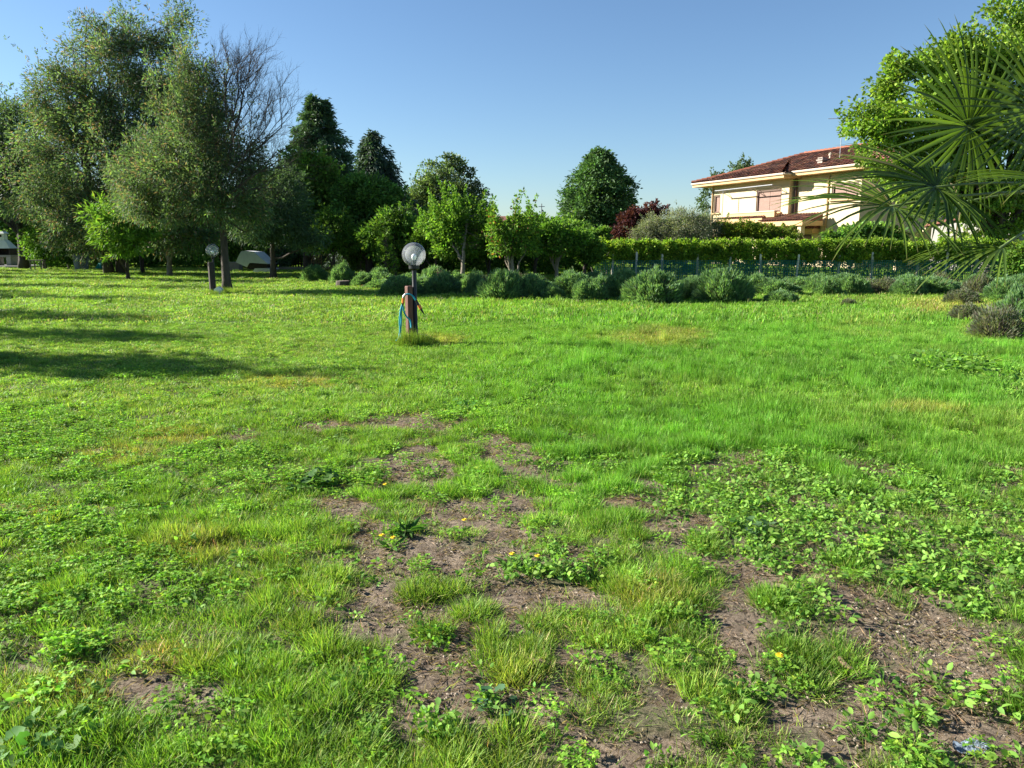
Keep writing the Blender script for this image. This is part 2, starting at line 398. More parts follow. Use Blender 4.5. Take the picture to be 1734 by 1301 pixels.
# ================================================================== GROUND
def blob(px, py, spec):
    v = np.zeros_like(px)
    for cx, cy, rx, ry in spec:
        v = np.maximum(v, np.clip(1.35 - np.sqrt(((px - cx) / rx) ** 2 + ((py - cy) / ry) ** 2), 0, 1))
    return v
BARE = [(700, 716, 130, 20), (410, 738, 40, 16), (560, 722, 60, 12), (700, 800, 110, 34), (850, 765, 70, 34), (810, 870, 130, 42), (590, 860, 70, 36), (700, 945, 130, 52),
        (850, 965, 90, 46), (630, 1015, 80, 36), (1045, 850, 46, 16), (1170, 885, 50, 24), (1290, 965, 90, 46), (790, 1085, 40, 46),
        (1265, 1130, 50, 70), (1430, 1040, 90, 40), (1500, 1090, 120, 60), (1610, 1130, 180, 115), (1420, 1220, 230, 76), (1255, 1060, 70, 80), (1590, 1010, 60, 24), (1080, 1270, 240, 34), (1640, 1260, 110, 60),
        (290, 1185, 110, 40), (540, 1030, 50, 26), (400, 1215, 60, 26), (150, 1285, 60, 20), (40, 1130, 50, 18), (250, 1020, 30, 14), (1270, 820, 40, 10), (620, 905, 80, 36), (900, 780, 40, 20),
        (950, 1010, 60, 20), (700, 760, 60, 16), (330, 1270, 60, 18)]
WEED = [(1300, 830, 150, 60), (1500, 870, 190, 80), (1650, 940, 150, 90), (1340, 920, 150, 50), (1560, 960, 130, 40), (1180, 820, 90, 50), (1640, 625, 70, 24), (1720, 660, 30, 36), (1000, 790, 80, 20), (1350, 1060, 60, 60),
        (1290, 1180, 60, 40), (1560, 1180, 70, 30), (1500, 1230, 60, 40), (880, 1190, 60, 14), (960, 960, 90, 26), (1690, 830, 60, 30)]
CLOVER = [(100, 900, 150, 60), (60, 980, 120, 70), (60, 740, 110, 50), (380, 790, 100, 36), (200, 1000, 120, 40), (250, 960, 90, 40), (160, 720, 60, 30), (380, 1010, 80, 20), (230, 635, 60, 10), (810, 700, 70, 18), (900, 690, 50, 14),
          (540, 820, 80, 26), (480, 1090, 60, 24), (100, 1090, 90, 30), (640, 1210, 60, 20), (880, 560, 120, 20), (150, 830, 120, 30)]
DRY = [(1110, 575, 90, 18), (500, 648, 90, 12), (180, 770, 80, 16), (260, 1120, 80, 24), (800, 1150, 90, 16), (60, 870, 60, 18), (300, 740, 70, 14), (120, 1180, 90, 30), (330, 930, 90, 30), (1560, 700, 80, 12), (1100, 1010, 50, 24), (1680, 560, 60, 16), (1600, 520, 90, 14), (740, 580, 50, 10)]
def fields(x, y):
    px, py = proj(x, y)
    nz = fbm(x, y, 0.45, 3, 3); nz2 = fbm(x, y, 0.16, 9, 2)
    b = blob(px, py, BARE)
    soil = np.clip((b + 0.75 * (nz - 0.52) + 0.55 * (nz2 - 0.5) - 0.39) * 4, 0, 1)
    near = np.clip((8.0 - y) / 3, 0, 1)
    gap = fbm(x, y, 0.30, 23, 3); cen = np.clip((px - 380) / 250, 0.35, 1)
    soil = np.maximum(soil, np.clip((0.47 - gap) * 10, 0, 1) * near * cen)
    w = np.clip((blob(px, py, WEED) + 0.7 * (nz - 0.5)) * 2.2 - 0.25, 0, 1)
    c = np.clip((blob(px, py, CLOVER) + 0.8 * (fbm(x, y, 0.5, 31) - 0.5)) * 2.2 - 0.35, 0, 1)
    d = np.clip((blob(px, py, DRY) + 0.8 * (fbm(x, y, 0.7, 41) - 0.5)) * 1.6 - 0.2, 0, 1)
    lush = np.clip((px - 700 + 250 * (fbm(x, y, 2.2, 51) - 0.5)) / 300, 0, 1) * np.clip((930 - py) / 150, 0, 1) * np.clip((py - 500) / 60, 0, 1)
    return px, py, soil, w, c, d, lush
def hgt(x, y):
    return 0.025 * (fbm(x, y, 1.1, 77) - 0.5) + 0.012 * (vn(x, y, 0.25, 78) - 0.5)
def graded(a, b, n, near, p):
    t = np.linspace(-1, 1, n); return t
xs = np.concatenate([-np.geomspace(900, 7.2, 26), np.linspace(-7, 7, 330), np.geomspace(7.2, 900, 26)])
ys = np.concatenate([[-60, -20, -8, -3], np.linspace(0.0, 10, 240), np.geomspace(10.06, 900, 90)])
X, Y = np.meshgrid(xs, ys); Zg = hgt(X, Y) * np.clip((14 - np.hypot(X, Y)) / 6, 0, 1) 
Zg = Zg + 0.026 * (fbm(X, Y, 0.10, 5, 2) - 0.5) * (np.hypot(X, Y) < 9)
Zg = Zg + 0.006 * (np.random.default_rng(1).random(X.shape) - 0.5) * (np.hypot(X, Y) < 12)
nx, ny = len(xs), len(ys)
I = np.arange(nx * ny).reshape(ny, nx)
Q = np.stack([I[:-1, :-1], I[:-1, 1:], I[1:, 1:], I[1:, :-1]], -1).reshape(-1, 4)
def ground_mat():
    m, nt, out = new_mat('ground'); L = nt.links
    tc = N(nt, 'ShaderNodeTexCoord'); at = N(nt, 'ShaderNodeAttribute', attribute_name='tint')
    sep = N(nt, 'ShaderNodeSeparateColor'); L.new(at.outputs['Color'], sep.inputs[0])
    def noise(s, d=6.0, r=0.6):
        n = N(nt, 'ShaderNodeTexNoise', i_Scale=s, i_Detail=d, i_Roughness=r); L.new(tc.outputs['Object'], n.inputs['Vector']); return n.outputs[0]
    def ramp(f, c0, c1, a=0.35, b=0.65):
        mr = N(nt, 'ShaderNodeMapRange'); mr.inputs[1].default_value = a; mr.inputs[2].default_value = b; L.new(f, mr.inputs[0])
        x = N(nt, 'ShaderNodeMix', data_type='RGBA'); L.new(mr.outputs[0], x.inputs[0])
        for i, c in ((6, c0), (7, c1)):
            if isinstance(c, tuple): x.inputs[i].default_value = (*c, 1)
            else: L.new(c, x.inputs[i])
        return x.outputs[2]
    soil = ramp(noise(6), (0.13, 0.098, 0.068), (0.25, 0.195, 0.14))
    vo = N(nt, 'ShaderNodeTexVoronoi', i_Scale=95.0); L.new(tc.outputs['Object'], vo.inputs['Vector'])
    soil = ramp(vo.outputs['Distance'], (0.26, 0.22, 0.18), soil, 0.10, 0.28)
    soil = ramp(noise(32, 6, .7), (0.035, 0.025, 0.018), soil, 0.36, 0.52)
    green = ramp(noise(3), (0.035, 0.060, 0.014), (0.065, 0.10, 0.022))
    far = ramp(noise(0.6, 8), (0.075, 0.15, 0.022), (0.13, 0.20, 0.035))
    far = ramp(noise(9, 6), (0.05, 0.10, 0.016), far, 0.3, 0.55)
    g = N(nt, 'ShaderNodeMix', data_type='RGBA'); L.new(sep.outputs[1], g.inputs[0]); L.new(green, g.inputs[6]); L.new(far, g.inputs[7])
    mx = N(nt, 'ShaderNodeMix', data_type='RGBA'); L.new(sep.outputs[0], mx.inputs[0]); L.new(g.outputs[2], mx.inputs[6]); L.new(soil, mx.inputs[7])
    b = N(nt, 'ShaderNodeBsdfPrincipled'); b.inputs['Roughness'].default_value = 0.95; b.inputs['Specular IOR Level'].default_value = 0.15
    L.new(mx.outputs[2], b.inputs['Base Color'])
    bp = N(nt, 'ShaderNodeBump', i_Strength=0.9, i_Distance=0.012); L.new(noise(55, 8, 0.75), bp.inputs['Height'])
    bp2 = N(nt, 'ShaderNodeBump', i_Strength=0.7, i_Distance=0.02); L.new(noise(14, 6), bp2.inputs['Height']); L.new(bp.outputs[0], bp2.inputs['Normal'])
    L.new(bp2.outputs[0], b.inputs['Normal']); L.new(b.outputs[0], out.inputs[0]); return m
xf, yf = X.ravel(), Y.ravel()
_, _, so, _, _, _, _ = fields(xf, np.maximum(yf, 0.8))
so = so * (yf < 14)
thatch = np.clip(1 - (yf - 4) / 8, 0, 1) * 0.55
tint = np.stack([np.clip(np.maximum(so, thatch), 0, 1), np.clip((yf - 10) / 12, 0, 1), 0 * so], 1)
gm = mesh_np('ground', np.stack([xf, yf, Zg.ravel()], 1), Q, ground_mat(), tint, smooth=True)
tag(link('ground', gm), kind='structure')

# ------------------------------------------------------------------ geometry-node scatter (kind stuff only)
def blades(n, r, h, w, rng, lean=0.5, cols=((0.10, 0.19, 0.03),), wts=(1,), bend=0.5, dome=0.0, hv=0.3):
    """a tuft of n bent grass blades, three segments each"""
    a = rng.uniform(0, 2 * math.pi, n); rr = r * np.sqrt(rng.random(n))
    B = np.stack([rr * np.cos(a), rr * np.sin(a), np.full(n, -0.01)], 1)
    az = a + rng.normal(size=n) * 1.0; ln = h * (1 - dome * (rr / r) ** 2) * np.clip(1 + hv * rng.normal(size=n), 0.35, 1.9)
    d = np.stack([np.cos(az), np.sin(az), 0 * az], 1); le = (lean * (0.25 + rr / r) * rng.uniform(0.3, 1.3, n))[:, None]
    side = unit(np.stack([-np.sin(az), np.cos(az), 0 * az], 1) + 0.7 * rng.normal(size=(n, 3)) * [1, 1, 0]); V = []
    for t, wk in ((0, 1.0), (0.4, 0.95), (0.75, 0.6)):
        c = B + ln[:, None] * (d * le * (t + bend * t * t) + np.array([0, 0, 1]) * (t - 0.22 * le * t * t))
        V += [c + side * w * wk / 2, c - side * w * wk / 2]
    t = 1.0; c = B + ln[:, None] * (d * le * (t + bend * t * t) + np.array([0, 0, 1]) * (t - 0.22 * le * t * t)); V += [c, c]
    V = np.stack(V, 1); V[:, 7] = V[:, 6] + 0.0005
    F = np.array([[0, 1, 3, 2], [2, 3, 5, 4], [4, 5, 7, 6]]); Qb = (np.arange(n)[:, None, None] * 8 + F[None]).reshape(-1, 4)
    T = tints(n, cols, wts, rng, 0.15)
    return V.reshape(-1, 3), Qb, np.repeat(T, 8, 0)
def join(parts):
    V = []; Q = []; T = []; o = 0
    for v, q, t in parts: V.append(v); Q.append(q + o); T.append(t); o += len(v)
    return np.vstack(V), np.vstack(Q), np.vstack(T)
def oval_leaves(C, A, L, Wd, rng, T, up=1.0):
    """broad leaves with six-point outline, facing mostly upward"""
    n = len(C); A = unit(A); R = np.tile([0, 0, 1.0], (n, 1)) * up + 0.55 * rng.normal(size=(n, 3)) + [-0.35, 0, 0]
    S = unit(np.cross(A, R)); Nn = unit(np.cross(S, A)); L = np.broadcast_to(L, (n,))[:, None]; Wd = np.broadcast_to(Wd, (n,))[:, None]
    def p(t, s, z): return C + A * L * t + S * Wd * s + Nn * L * z
    V = np.stack([p(0, 0, 0), p(.3, .42, .06), p(.65, .40, .03), p(1, 0, -.10), p(.65, -.40, .03), p(.3, -.42, .06), p(.3, 0, 0), p(.65, 0, -.03)], 1).reshape(-1, 3)
    F = np.array([[0, 1, 2, 7], [0, 7, 4, 5], [7, 2, 3, 3], [7, 3, 3, 4]])
    F = np.array([[0, 1, 2, 6], [6, 2, 3, 7], [0, 6, 4, 5], [6, 7, 3, 4]])
    Qb = (np.arange(n)[:, None, None] * 8 + F[None]).reshape(-1, 4)
    return V, Qb, np.repeat(T, 8, 0)
def stalk(C0, C1, w, T, rng):
    n = len(C0); S = unit(np.cross(C1 - C0, rng.normal(size=(n, 3)))) * w
    V = np.stack([C0 - S, C0 + S, C1 + S * .6, C1 - S * .6], 1).reshape(-1, 3)
    return V, np.arange(n * 4).reshape(n, 4), np.repeat(T, 4, 0)

def scatter(name, pts, rot, scl, hue, variants, mat, pick=None):
    """points carrying rotation, scale and hue; geometry nodes put one of the tuft shapes on each"""
    n = len(pts)
    me = bpy.data.meshes.new(name); me.vertices.add(n); me.vertices.foreach_set('co', np.asarray(pts, np.float32).ravel())
    a = me.attributes.new('rot', 'FLOAT_VECTOR', 'POINT'); a.data.foreach_set('vector', np.asarray(rot, np.float32).ravel())
    a = me.attributes.new('scl', 'FLOAT_VECTOR', 'POINT'); a.data.foreach_set('vector', np.asarray(scl, np.float32).ravel())
    h = np.ones((n, 4), np.float32); h[:, :3] = hue
    a = me.attributes.new('hue', 'FLOAT_COLOR', 'POINT'); a.data.foreach_set('color', h.ravel())
    a = me.attributes.new('pick', 'INT', 'POINT')
    pk = pick if pick is not None else np.random.default_rng(n).integers(0, len(variants), n)
    a.data.foreach_set('value', np.asarray(pk, np.int32))
    me.materials.append(mat)
    o = link(name, me); o['kind'] = 'stuff'
    ng = bpy.data.node_groups.new(name, 'GeometryNodeTree')
    ng.interface.new_socket('Geometry', in_out='INPUT', socket_type='NodeSocketGeometry'); ng.interface.new_socket('Geometry', in_out='OUTPUT', socket_type='NodeSocketGeometry')
    nd = ng.nodes; L = ng.links; gi = nd.new('NodeGroupInput'); go = nd.new('NodeGroupOutput')
    cur = None; outs = []
    for i, (V, Qv, T) in enumerate(variants):
        vm = mesh_np(name + '_shape', V, Qv, mat, T)
        vo = bpy.data.objects.new(name + '_shape', vm)
        oi = nd.new('GeometryNodeObjectInfo'); oi.inputs['Object'].default_value = vo; oi.transform_space = 'ORIGINAL'
        cmp_ = nd.new('FunctionNodeCompare'); cmp_.data_type = 'INT'; cmp_.operation = 'EQUAL'
        na = nd.new('GeometryNodeInputNamedAttribute'); na.data_type = 'INT'; na.inputs['Name'].default_value = 'pick'
        L.new(na.outputs['Attribute'], cmp_.inputs[2]); cmp_.inputs[3].default_value = i
        ip = nd.new('GeometryNodeInstanceOnPoints'); L.new(gi.outputs[0], ip.inputs['Points']); L.new(cmp_.outputs[0], ip.inputs['Selection'])
        L.new(oi.outputs['Geometry'], ip.inputs['Instance'])
        for at, sock, dt in (('rot', 'Rotation', 'FLOAT_VECTOR'), ('scl', 'Scale', 'FLOAT_VECTOR')):
            q = nd.new('GeometryNodeInputNamedAttribute'); q.data_type = dt; q.inputs['Name'].default_value = at
            if at == 'rot':
                e = nd.new('FunctionNodeEulerToRotation'); L.new(q.outputs['Attribute'], e.inputs[0]); L.new(e.outputs[0], ip.inputs[sock])
            else: L.new(q.outputs['Attribute'], ip.inputs[sock])
        outs.append(ip.outputs[0])
    jg = nd.new('GeometryNodeJoinGeometry')
    for s in outs: L.new(s, jg.inputs[0])
    L.new(jg.outputs[0], go.inputs[0])
    md = o.modifiers.new('scatter', 'NODES'); md.node_group = ng
    return o

rng = np.random.default_rng(5)
GC = ((0.165, 0.31, 0.038), (0.225, 0.37, 0.048), (0.11, 0.24, 0.034), (0.32, 0.38, 0.10), (0.38, 0.32, 0.15))
GW = (4, 3.5, 2, 0.8, 0.6)
def sample(y0, y1, dens, rng, marg=1.15, side=2.2):
    """uniform points over the ground in view, and a couple of metres beyond it at both sides"""
    hw = 0.667 / 0.985 * marg
    m = int((y1 - y0) * 2 * (hw * y1 + side) * dens); y = rng.uniform(y0, y1, m); x = rng.uniform(-1, 1, m) * (hw * y1 + side)
    k = np.abs(x) < hw * y + side; return x[k], y[k]
def grass_layer(tuft_sets, bands):
    P_, R_, S_, H_, K_ = [], [], [], [], []
    for (y0, y1, dens, kbase, nk, hs, mode) in bands:
        x, y = sample(y0, y1, dens, rng)
        px, py, soil, w, c, d, lush = fields(x, y)
        n = len(x)
        if mode == 'short': keep = rng.random(n) < np.clip(1 - 1.02 * soil, 0, 1) * (1 - 0.82 * w * (y < 12)) * (1 - 0.45 * c * (y < 10))
        elif mode == 'clump':
            keep = (rng.random(n) < np.clip(1 - 1.25 * soil, 0, 1) * (1 - 0.93 * w) * (1 - 0.8 * c)) & (fbm(x, y, 0.33, 61, 2) + 0.25 * lush > 0.46)
        elif mode == 'stray': keep = (soil > 0.3) & (rng.random(n) < 0.6)
        else: keep = np.ones(n, bool)
        x, y, px, py, soil, w, c, d, lush = [q[keep] for q in (x, y, px, py, soil, w, c, d, lush)]; n = len(x)
        leftmown = np.clip((820 - px) / 350, 0, 1) * np.clip((py - 430) / 10, 0, 1) * np.clip((740 - py) / 80, 0, 1)
        big = fbm(x, y, 1.3, 91, 3)
        z = hgt(x, y) * np.clip((14 - np.hypot(x, y)) / 6, 0, 1)
        hh = hs * (1 + 0.55 * lush) * (1 - 0.35 * leftmown) * (0.65 + 0.7 * big) * rng.uniform(0.8, 1.2, n)
        ss = rng.uniform(0.85, 1.2, n)
        P_.append(np.stack([x, y, z], 1)); R_.append(np.stack([rng.normal(size=n) * 0.1, rng.normal(size=n) * 0.1, rng.uniform(0, 6.28, n)], 1))
        S_.append(np.stack([ss, ss, hh], 1))
        base = np.ones((n, 3)); yl = (0.55 * leftmown + 0.3 * (fbm(x, y, 0.9, 101, 2) - 0.4))[:, None]
        base = base * (1 - yl) + yl * np.array([1.42, 1.18, 2.0])
        base = base * (1 - lush[:, None]) + lush[:, None] * np.array([0.80, 1.02, 0.9])
        sp = (fbm(x, y, 1.6, 131, 3) - .52)[:, None].clip(0, 1) * 2.2; base = base * (1 - sp) + sp * np.array([1.5, 1.15, 1.6])
        base = base * (1 - d[:, None] * 0.6) + d[:, None] * 0.6 * np.array([2.1, 1.1, 2.0])
        base *= (0.62 + 0.4 * fbm(x, y, 0.5, 111, 3) + 0.36 * fbm(x, y, 2.4, 121, 3))[:, None] * (1 + 0.20 * rng.normal(size=(n, 1)).clip(-2, 2))
        H_.append(base); K_.append(kbase + rng.integers(0, nk, n))
    return map(np.concatenate, (P_, R_, S_, H_, K_))
near = [blades(60, 0.055, 0.034, 0.0028, rng, 0.55, GC, GW, hv=0.35) for _ in range(4)]
clump = [blades(300, 0.08, 0.078, 0.0031, rng, 0.5, GC[:4], GW[:4], dome=0.3, bend=.2) for _ in range(4)]
mid = [blades(110, 0.15, 0.046, 0.0062, rng, 0.5, GC, GW, hv=0.35) for _ in range(4)]
farr = [blades(150, 0.40, 0.062, 0.015, rng, 0.5, GC, GW, hv=0.35) for _ in range(3)]
stray = [blades(7, 0.03, 0.04, 0.003, rng, 1.4, GC, GW) for _ in range(2)]
gp, gr, gs, gh, gk = grass_layer(None, [(1.0, 6.5, 380, 0, 4, 0.9, 'short'), (1.0, 7.5, 100, 4, 4, 0.68, 'clump'), (6.3, 15, 78, 8, 4, 0.95, 'short'), (7.3, 13, 12, 4, 4, 0.85, 'clump'),
                       (14.5, 62, 11, 12, 3, 0.95, 'short'), (1.5, 7, 110, 15, 2, 0.8, 'stray'), (7.5, 26, 1.6, 4, 4, 1.5, 'clump')])
def ring_tufts(c, n, r0, r1, hs):
    a = rng.uniform(0, 6.28, n); r = rng.uniform(r0, r1, n); p = np.stack([c[0] + r * np.cos(a), c[1] + r * np.sin(a), 0 * a], 1)
    return p, np.stack([0 * a, 0 * a, a * 3], 1), np.stack([0 * a + 1.1, 0 * a + 1.1, hs * rng.uniform(.6, 1.3, n)], 1), np.tile([1.25, 1.05, 1.2], (n, 1)) * rng.uniform(.7, 1.1, (n, 1)), 4 + rng.integers(0, 4, n)
for c, n, ra, rb, hs in ((G(702, 584), 34, .06, .30, 2.0), (G(690, 588), 8, .05, .15, 2.6), (G(366, 499), 26, .1, .4, 1.8), (G(385, 497), 40, .25, .6, 1.7), (G(243, 466), 20, .1, .4, 2.0), (G(287, 460), 40, .2, .8, 2.0)):
    q = ring_tufts(c, n, ra, rb, hs); gp, gr, gs, gh, gk = [np.concatenate([u, w_]) for u, w_ in zip((gp, gr, gs, gh, gk), q)]
scatter('grass', gp, gr, gs, gh, near + clump + mid + farr + stray, M['grass'], gk)

# ---- broad-leaved ground cover, clover, stones, straw
WC = ((0.18, 0.34, 0.055), (0.24, 0.40, 0.07), (0.12, 0.24, 0.05))
def rosette(n, r, h, L, Wd, rng, cols=WC, wts=(3, 2, 1)):
    a = rng.uniform(0, 6.28, n); rr = r * np.sqrt(rng.random(n)); zz = h * rng.uniform(0.4, 1.0, n) * (1 - 0.4 * rr / r)
    C = np.stack([rr * np.cos(a), rr * np.sin(a), zz], 1); A = np.stack([np.cos(a + rng.normal(size=n) * .5), np.sin(a + rng.normal(size=n) * .5), rng.normal(size=n) * 0.3 + 0.1], 1)
    T = tints(n, cols, wts, rng, 0.14)
    lv = oval_leaves(C, A, L * rng.uniform(0.6, 1.25, n), Wd * rng.uniform(0.7, 1.2, n), rng, T)
    st = stalk(np.stack([C[:, 0] * .2, C[:, 1] * .2, 0 * a - 0.01], 1), C, 0.0012, T * 0.9, rng)
    return join([lv, st])
def clover_patch(n, r, h, s, rng):
    a = rng.uniform(0, 6.28, n); rr = r * np.sqrt(rng.random(n)); C = np.stack([rr * np.cos(a), rr * np.sin(a), h * rng.uniform(0.4, 1.1, n)], 1)
    parts = []; T = tints(n, ((0.16, 0.34, 0.04), (0.22, 0.41, 0.05), (0.28, 0.44, 0.05)), (2, 2, 1), rng, 0.12); a0 = rng.uniform(0, 6.28, n)
    for k in range(3):
        A = np.stack([np.cos(a0 + k * 2.094), np.sin(a0 + k * 2.094), 0.12 + 0 * a0], 1)
        parts.append(oval_leaves(C, A, s * rng.uniform(0.8, 1.2, n), s * 0.85, rng, T, up=1.3))
    parts.append(stalk(np.stack([C[:, 0] * .7, C[:, 1] * .7, 0 * a - 0.01], 1), C, 0.0009, T * 0.8, rng))
    return join(parts)
def patch_scatter(name, y0, y1, dens, field, variants, mat, hs=(0.7, 1.3), mul=1.0, floor=0.0, base=(1, 1, 1)):
    x, y = sample(y0, y1, dens, rng)
    F = dict(zip(('px', 'py', 'soil', 'w', 'c', 'd', 'lush'), fields(x, y)))
    k = rng.random(len(x)) < np.clip(F[field] * mul + floor, 0, 1); x, y = x[k], y[k]; n = len(x)
    s = rng.uniform(*hs, n); z = hgt(x, y) * np.clip((14 - np.hypot(x, y)) / 6, 0, 1)
    hue = np.array(base) * (1 + 0.14 * rng.normal(size=(n, 1))) * (0.85 + 0.3 * fbm(x, y, 0.6, 5))[:, None]
    return np.stack([x, y, z], 1), np.stack([rng.normal(size=n) * .12, rng.normal(size=n) * .12, rng.uniform(0, 6.28, n)], 1), np.stack([s, s, s], 1), hue
wv = [rosette(18, 0.055, 0.055, 0.028, 0.018, rng) for _ in range(3)] + [rosette(8, 0.03, 0.03, 0.020, 0.012, rng) for _ in range(2)]
A_ = patch_scatter('w', 1.5, 19, 230, 'w', wv, None, mul=1.0, floor=0.06)
scatter('broadleaf_ground_cover', *A_, wv, M['weed'])
cv = [clover_patch(34, 0.07, 0.045, 0.013, rng) for _ in range(3)]
A_ = patch_scatter('c', 1.5, 14, 120, 'c', cv, None, mul=0.9, floor=0.09)
scatter('clover_ground_cover', *A_, cv, M['weed'])
def stone(rng, s):
    d = unit(np.array([[1, 0, 0], [0, 1, 0], [-1, 0, 0], [0, -1, 0], [0, 0, 1], [0, 0, -1]], float)) * s * rng.uniform(0.6, 1.2, (6, 1)) * [1, 0.8, 0.5]
    F = np.array([[0, 1, 4, 4], [1, 2, 4, 4], [2, 3, 4, 4], [3, 0, 4, 4]])
    V = np.vstack([d, d * 1.0001]); c = rng.uniform(0.5, 1.1)
    V = []; Q_ = []
    tr = [(0, 1, 4), (1, 2, 4), (2, 3, 4), (3, 0, 4)]
    for i, t in enumerate(tr):
        a, b, c_ = d[t[0]], d[t[1]], d[t[2]]; m_ = (a + b) / 2 * 1.15; V += [a, m_, b, c_]; Q_.append([4 * i, 4 * i + 1, 4 * i + 2, 4 * i + 3])
    return np.array(V), np.array(Q_), np.tile([c] * 3, (len(V), 1)) * np.array([0.36, 0.32, 0.27])
sv = [stone(rng, 0.0098) for _ in range(4)]
pt, ro, sc_, hu = patch_scatter('s', 1.5, 8, 3600, 'soil', sv, None, hs=(0.2, 1.15), mul=0.75, floor=0.0)
hu = np.ones_like(hu) * rng.choice([0.25, 0.4, 0.6, 0.85, 1.1], (len(hu), 1), p=[.2, .25, .25, .2, .1]) * np.array([1.05, .97, .86])
px_, py_ = proj(pt[:, 0], pt[:, 1]); gz = blob(px_, py_, [(1600, 1120, 220, 130), (1600, 1010, 80, 30), (760, 970, 160, 60)])
k_ = rng.random(len(pt)) < 0.35 + 0.65 * gz
scatter('gravel', pt[k_], ro[k_], sc_[k_], hu[k_], sv, M['stone_i'])
# dry straw and dead blades lying on the soil
def straw(n, r, L, rng):
    a = rng.uniform(0, 6.28, n); rr = r * np.sqrt(rng.random(n)); C = np.stack([rr * np.cos(a), rr * np.sin(a), rng.uniform(0.002, 0.012, n)], 1)
    a2 = rng.uniform(0, 6.28, n); A = np.stack([np.cos(a2), np.sin(a2), rng.normal(size=n) * 0.15], 1); T = tints(n, ((0.30, 0.22, 0.13), (0.16, 0.11, 0.07), (0.38, 0.30, 0.18)), (2, 3, 1), rng)
    V, Qv = leaf_quads(C, A, L * rng.uniform(0.3, 1.2, n), 0.0028, rng); return V, Qv, np.repeat(T, 4, 0)
stv = [straw(30, 0.09, 0.05, rng) for _ in range(4)]
A1 = patch_scatter('s', 1.5, 9, 150, 'soil', stv, None, mul=0.8, floor=0.06)
A2 = patch_scatter('s', 1.5, 9, 70, 'd', stv, None, mul=0.9)
scatter('dry_grass_litter', *[np.concatenate([a, b]) for a, b in zip(A1, A2)], stv, M['weed'])

# ================================================================== BOUNDARY HEDGE AND NET FENCE
GH = ((0.169, 0.286, 0.033), (0.247, 0.364, 0.039), (0.078, 0.156, 0.026), (0.312, 0.390, 0.052))
HY = 31.5
rh = np.random.default_rng(21)
def hedge(name, label, x0, x1, y, z0, z1, dep, n, cols, wts, L, Wd, mat='leaf', wob=0.12, cat='hedge', stems=True, yfun=None, stem_mat='bark_pale', clumpy=0):
    root = empty(name, (x0, y, 0), label, cat)
    x = rh.uniform(x0, x1, n); v = rh.random(n); u = rh.uniform(-1, 1, n)
    top = z1 + wob * (fbm(x, x * 0, 0.8, 7, 3) - 0.5) * 3; bot = z0 + 1.6 * wob * (fbm(x, x * 0 + 5, 0.5, 8, 3) - 0.5) * 3
    w = dep / 2 * (0.75 + 0.5 * fbm(x, v * 3, 0.45, 9, 2))
    uu = np.sign(u) * np.abs(u) ** 0.35
    z = bot + (top - bot) * (1 - (1 - v) ** 1.0); yy = y + uu * w
    topm = rh.random(n) < 0.3; z = np.where(topm, top - rh.random(n) ** 2 * 0.12 + 0.05 * rh.normal(size=n), z); yy = np.where(topm, y + u * w, yy)
    if clumpy:
        m = int((x1 - x0) * clumpy); kx = rh.uniform(x0, x1, m); kz = rh.uniform(z0, z1 - .05, m); ky = y + np.where(rh.random(m) < .65, -1, 1) * dep * .5 * rh.uniform(.3, 1.1, m)
        k = rh.integers(0, m, n); pick = rh.random(n) < .85; dd = unit(rh.normal(size=(n, 3))) * (rh.random((n, 1)) ** .5) * rh.uniform(.10, .22, m)[k][:, None] * [1, 1, 1.25]
        x = np.where(pick, kx[k] + dd[:, 0], x); yy = np.where(pick, ky[k] + dd[:, 1], yy); z = np.where(pick, kz[k] + dd[:, 2] * 1.1, z)
    C = np.stack([x, yy, z], 1); A = unit(np.stack([rh.normal(size=n), np.sign(yy - y) * 0.7 + rh.normal(size=n) * .6, 0.6 + 0.8 * rh.normal(size=n)], 1))
    T = tints(n, cols, wts, rh) * np.clip(0.75 + 0.5 * fbm(x, z, 0.5, 12, 2), 0.4, 1.4)[:, None]
    V, Qh = leaf_quads(C - np.array([x0, y, 0]), A, L * rh.uniform(0.6, 1.3, n), Wd * rh.uniform(0.7, 1.2, n), rh)
    link('foliage', mesh_np('foliage', V, Qh, M[mat], np.repeat(T, 4, 0)), root, kind='stuff')
    if stems:
        mb = MB()
        for xx in np.arange(x0 + 0.1, x1, 0.17):
            a = np.array([xx - x0 + rh.normal() * .05, rh.normal() * .08, -0.05])
            mb.tube([a, a + [rh.normal() * .08, rh.normal() * .05, z0 * 0.7], a + [rh.normal() * .16, rh.normal() * .1, z0 + 0.35]], [0.02, 0.015, 0.008], 4, cap=False)
        mb.build('stems', M[stem_mat], root, kind='stuff')
    return root
hx0 = P(1008, 440, HY)[0]
hedge('clipped_hedge', 'long clipped bright green hedge on bare stems above the green net fence', hx0, 26.5, HY + 0.55, 0.88, 1.60, 1.0, 110000, GH, (4, 3, 1.5, 1.5), 0.10, 0.065, clumpy=28)
hedge('low_growth', 'patchy leafy undergrowth between the hedge stems behind the net', hx0, 26.5, HY + 0.75, 0.02, 0.85, 0.7, 26000, GH[:3], (2, 2, 4), 0.10, 0.06, cat='undergrowth', stems=False, wob=.3)
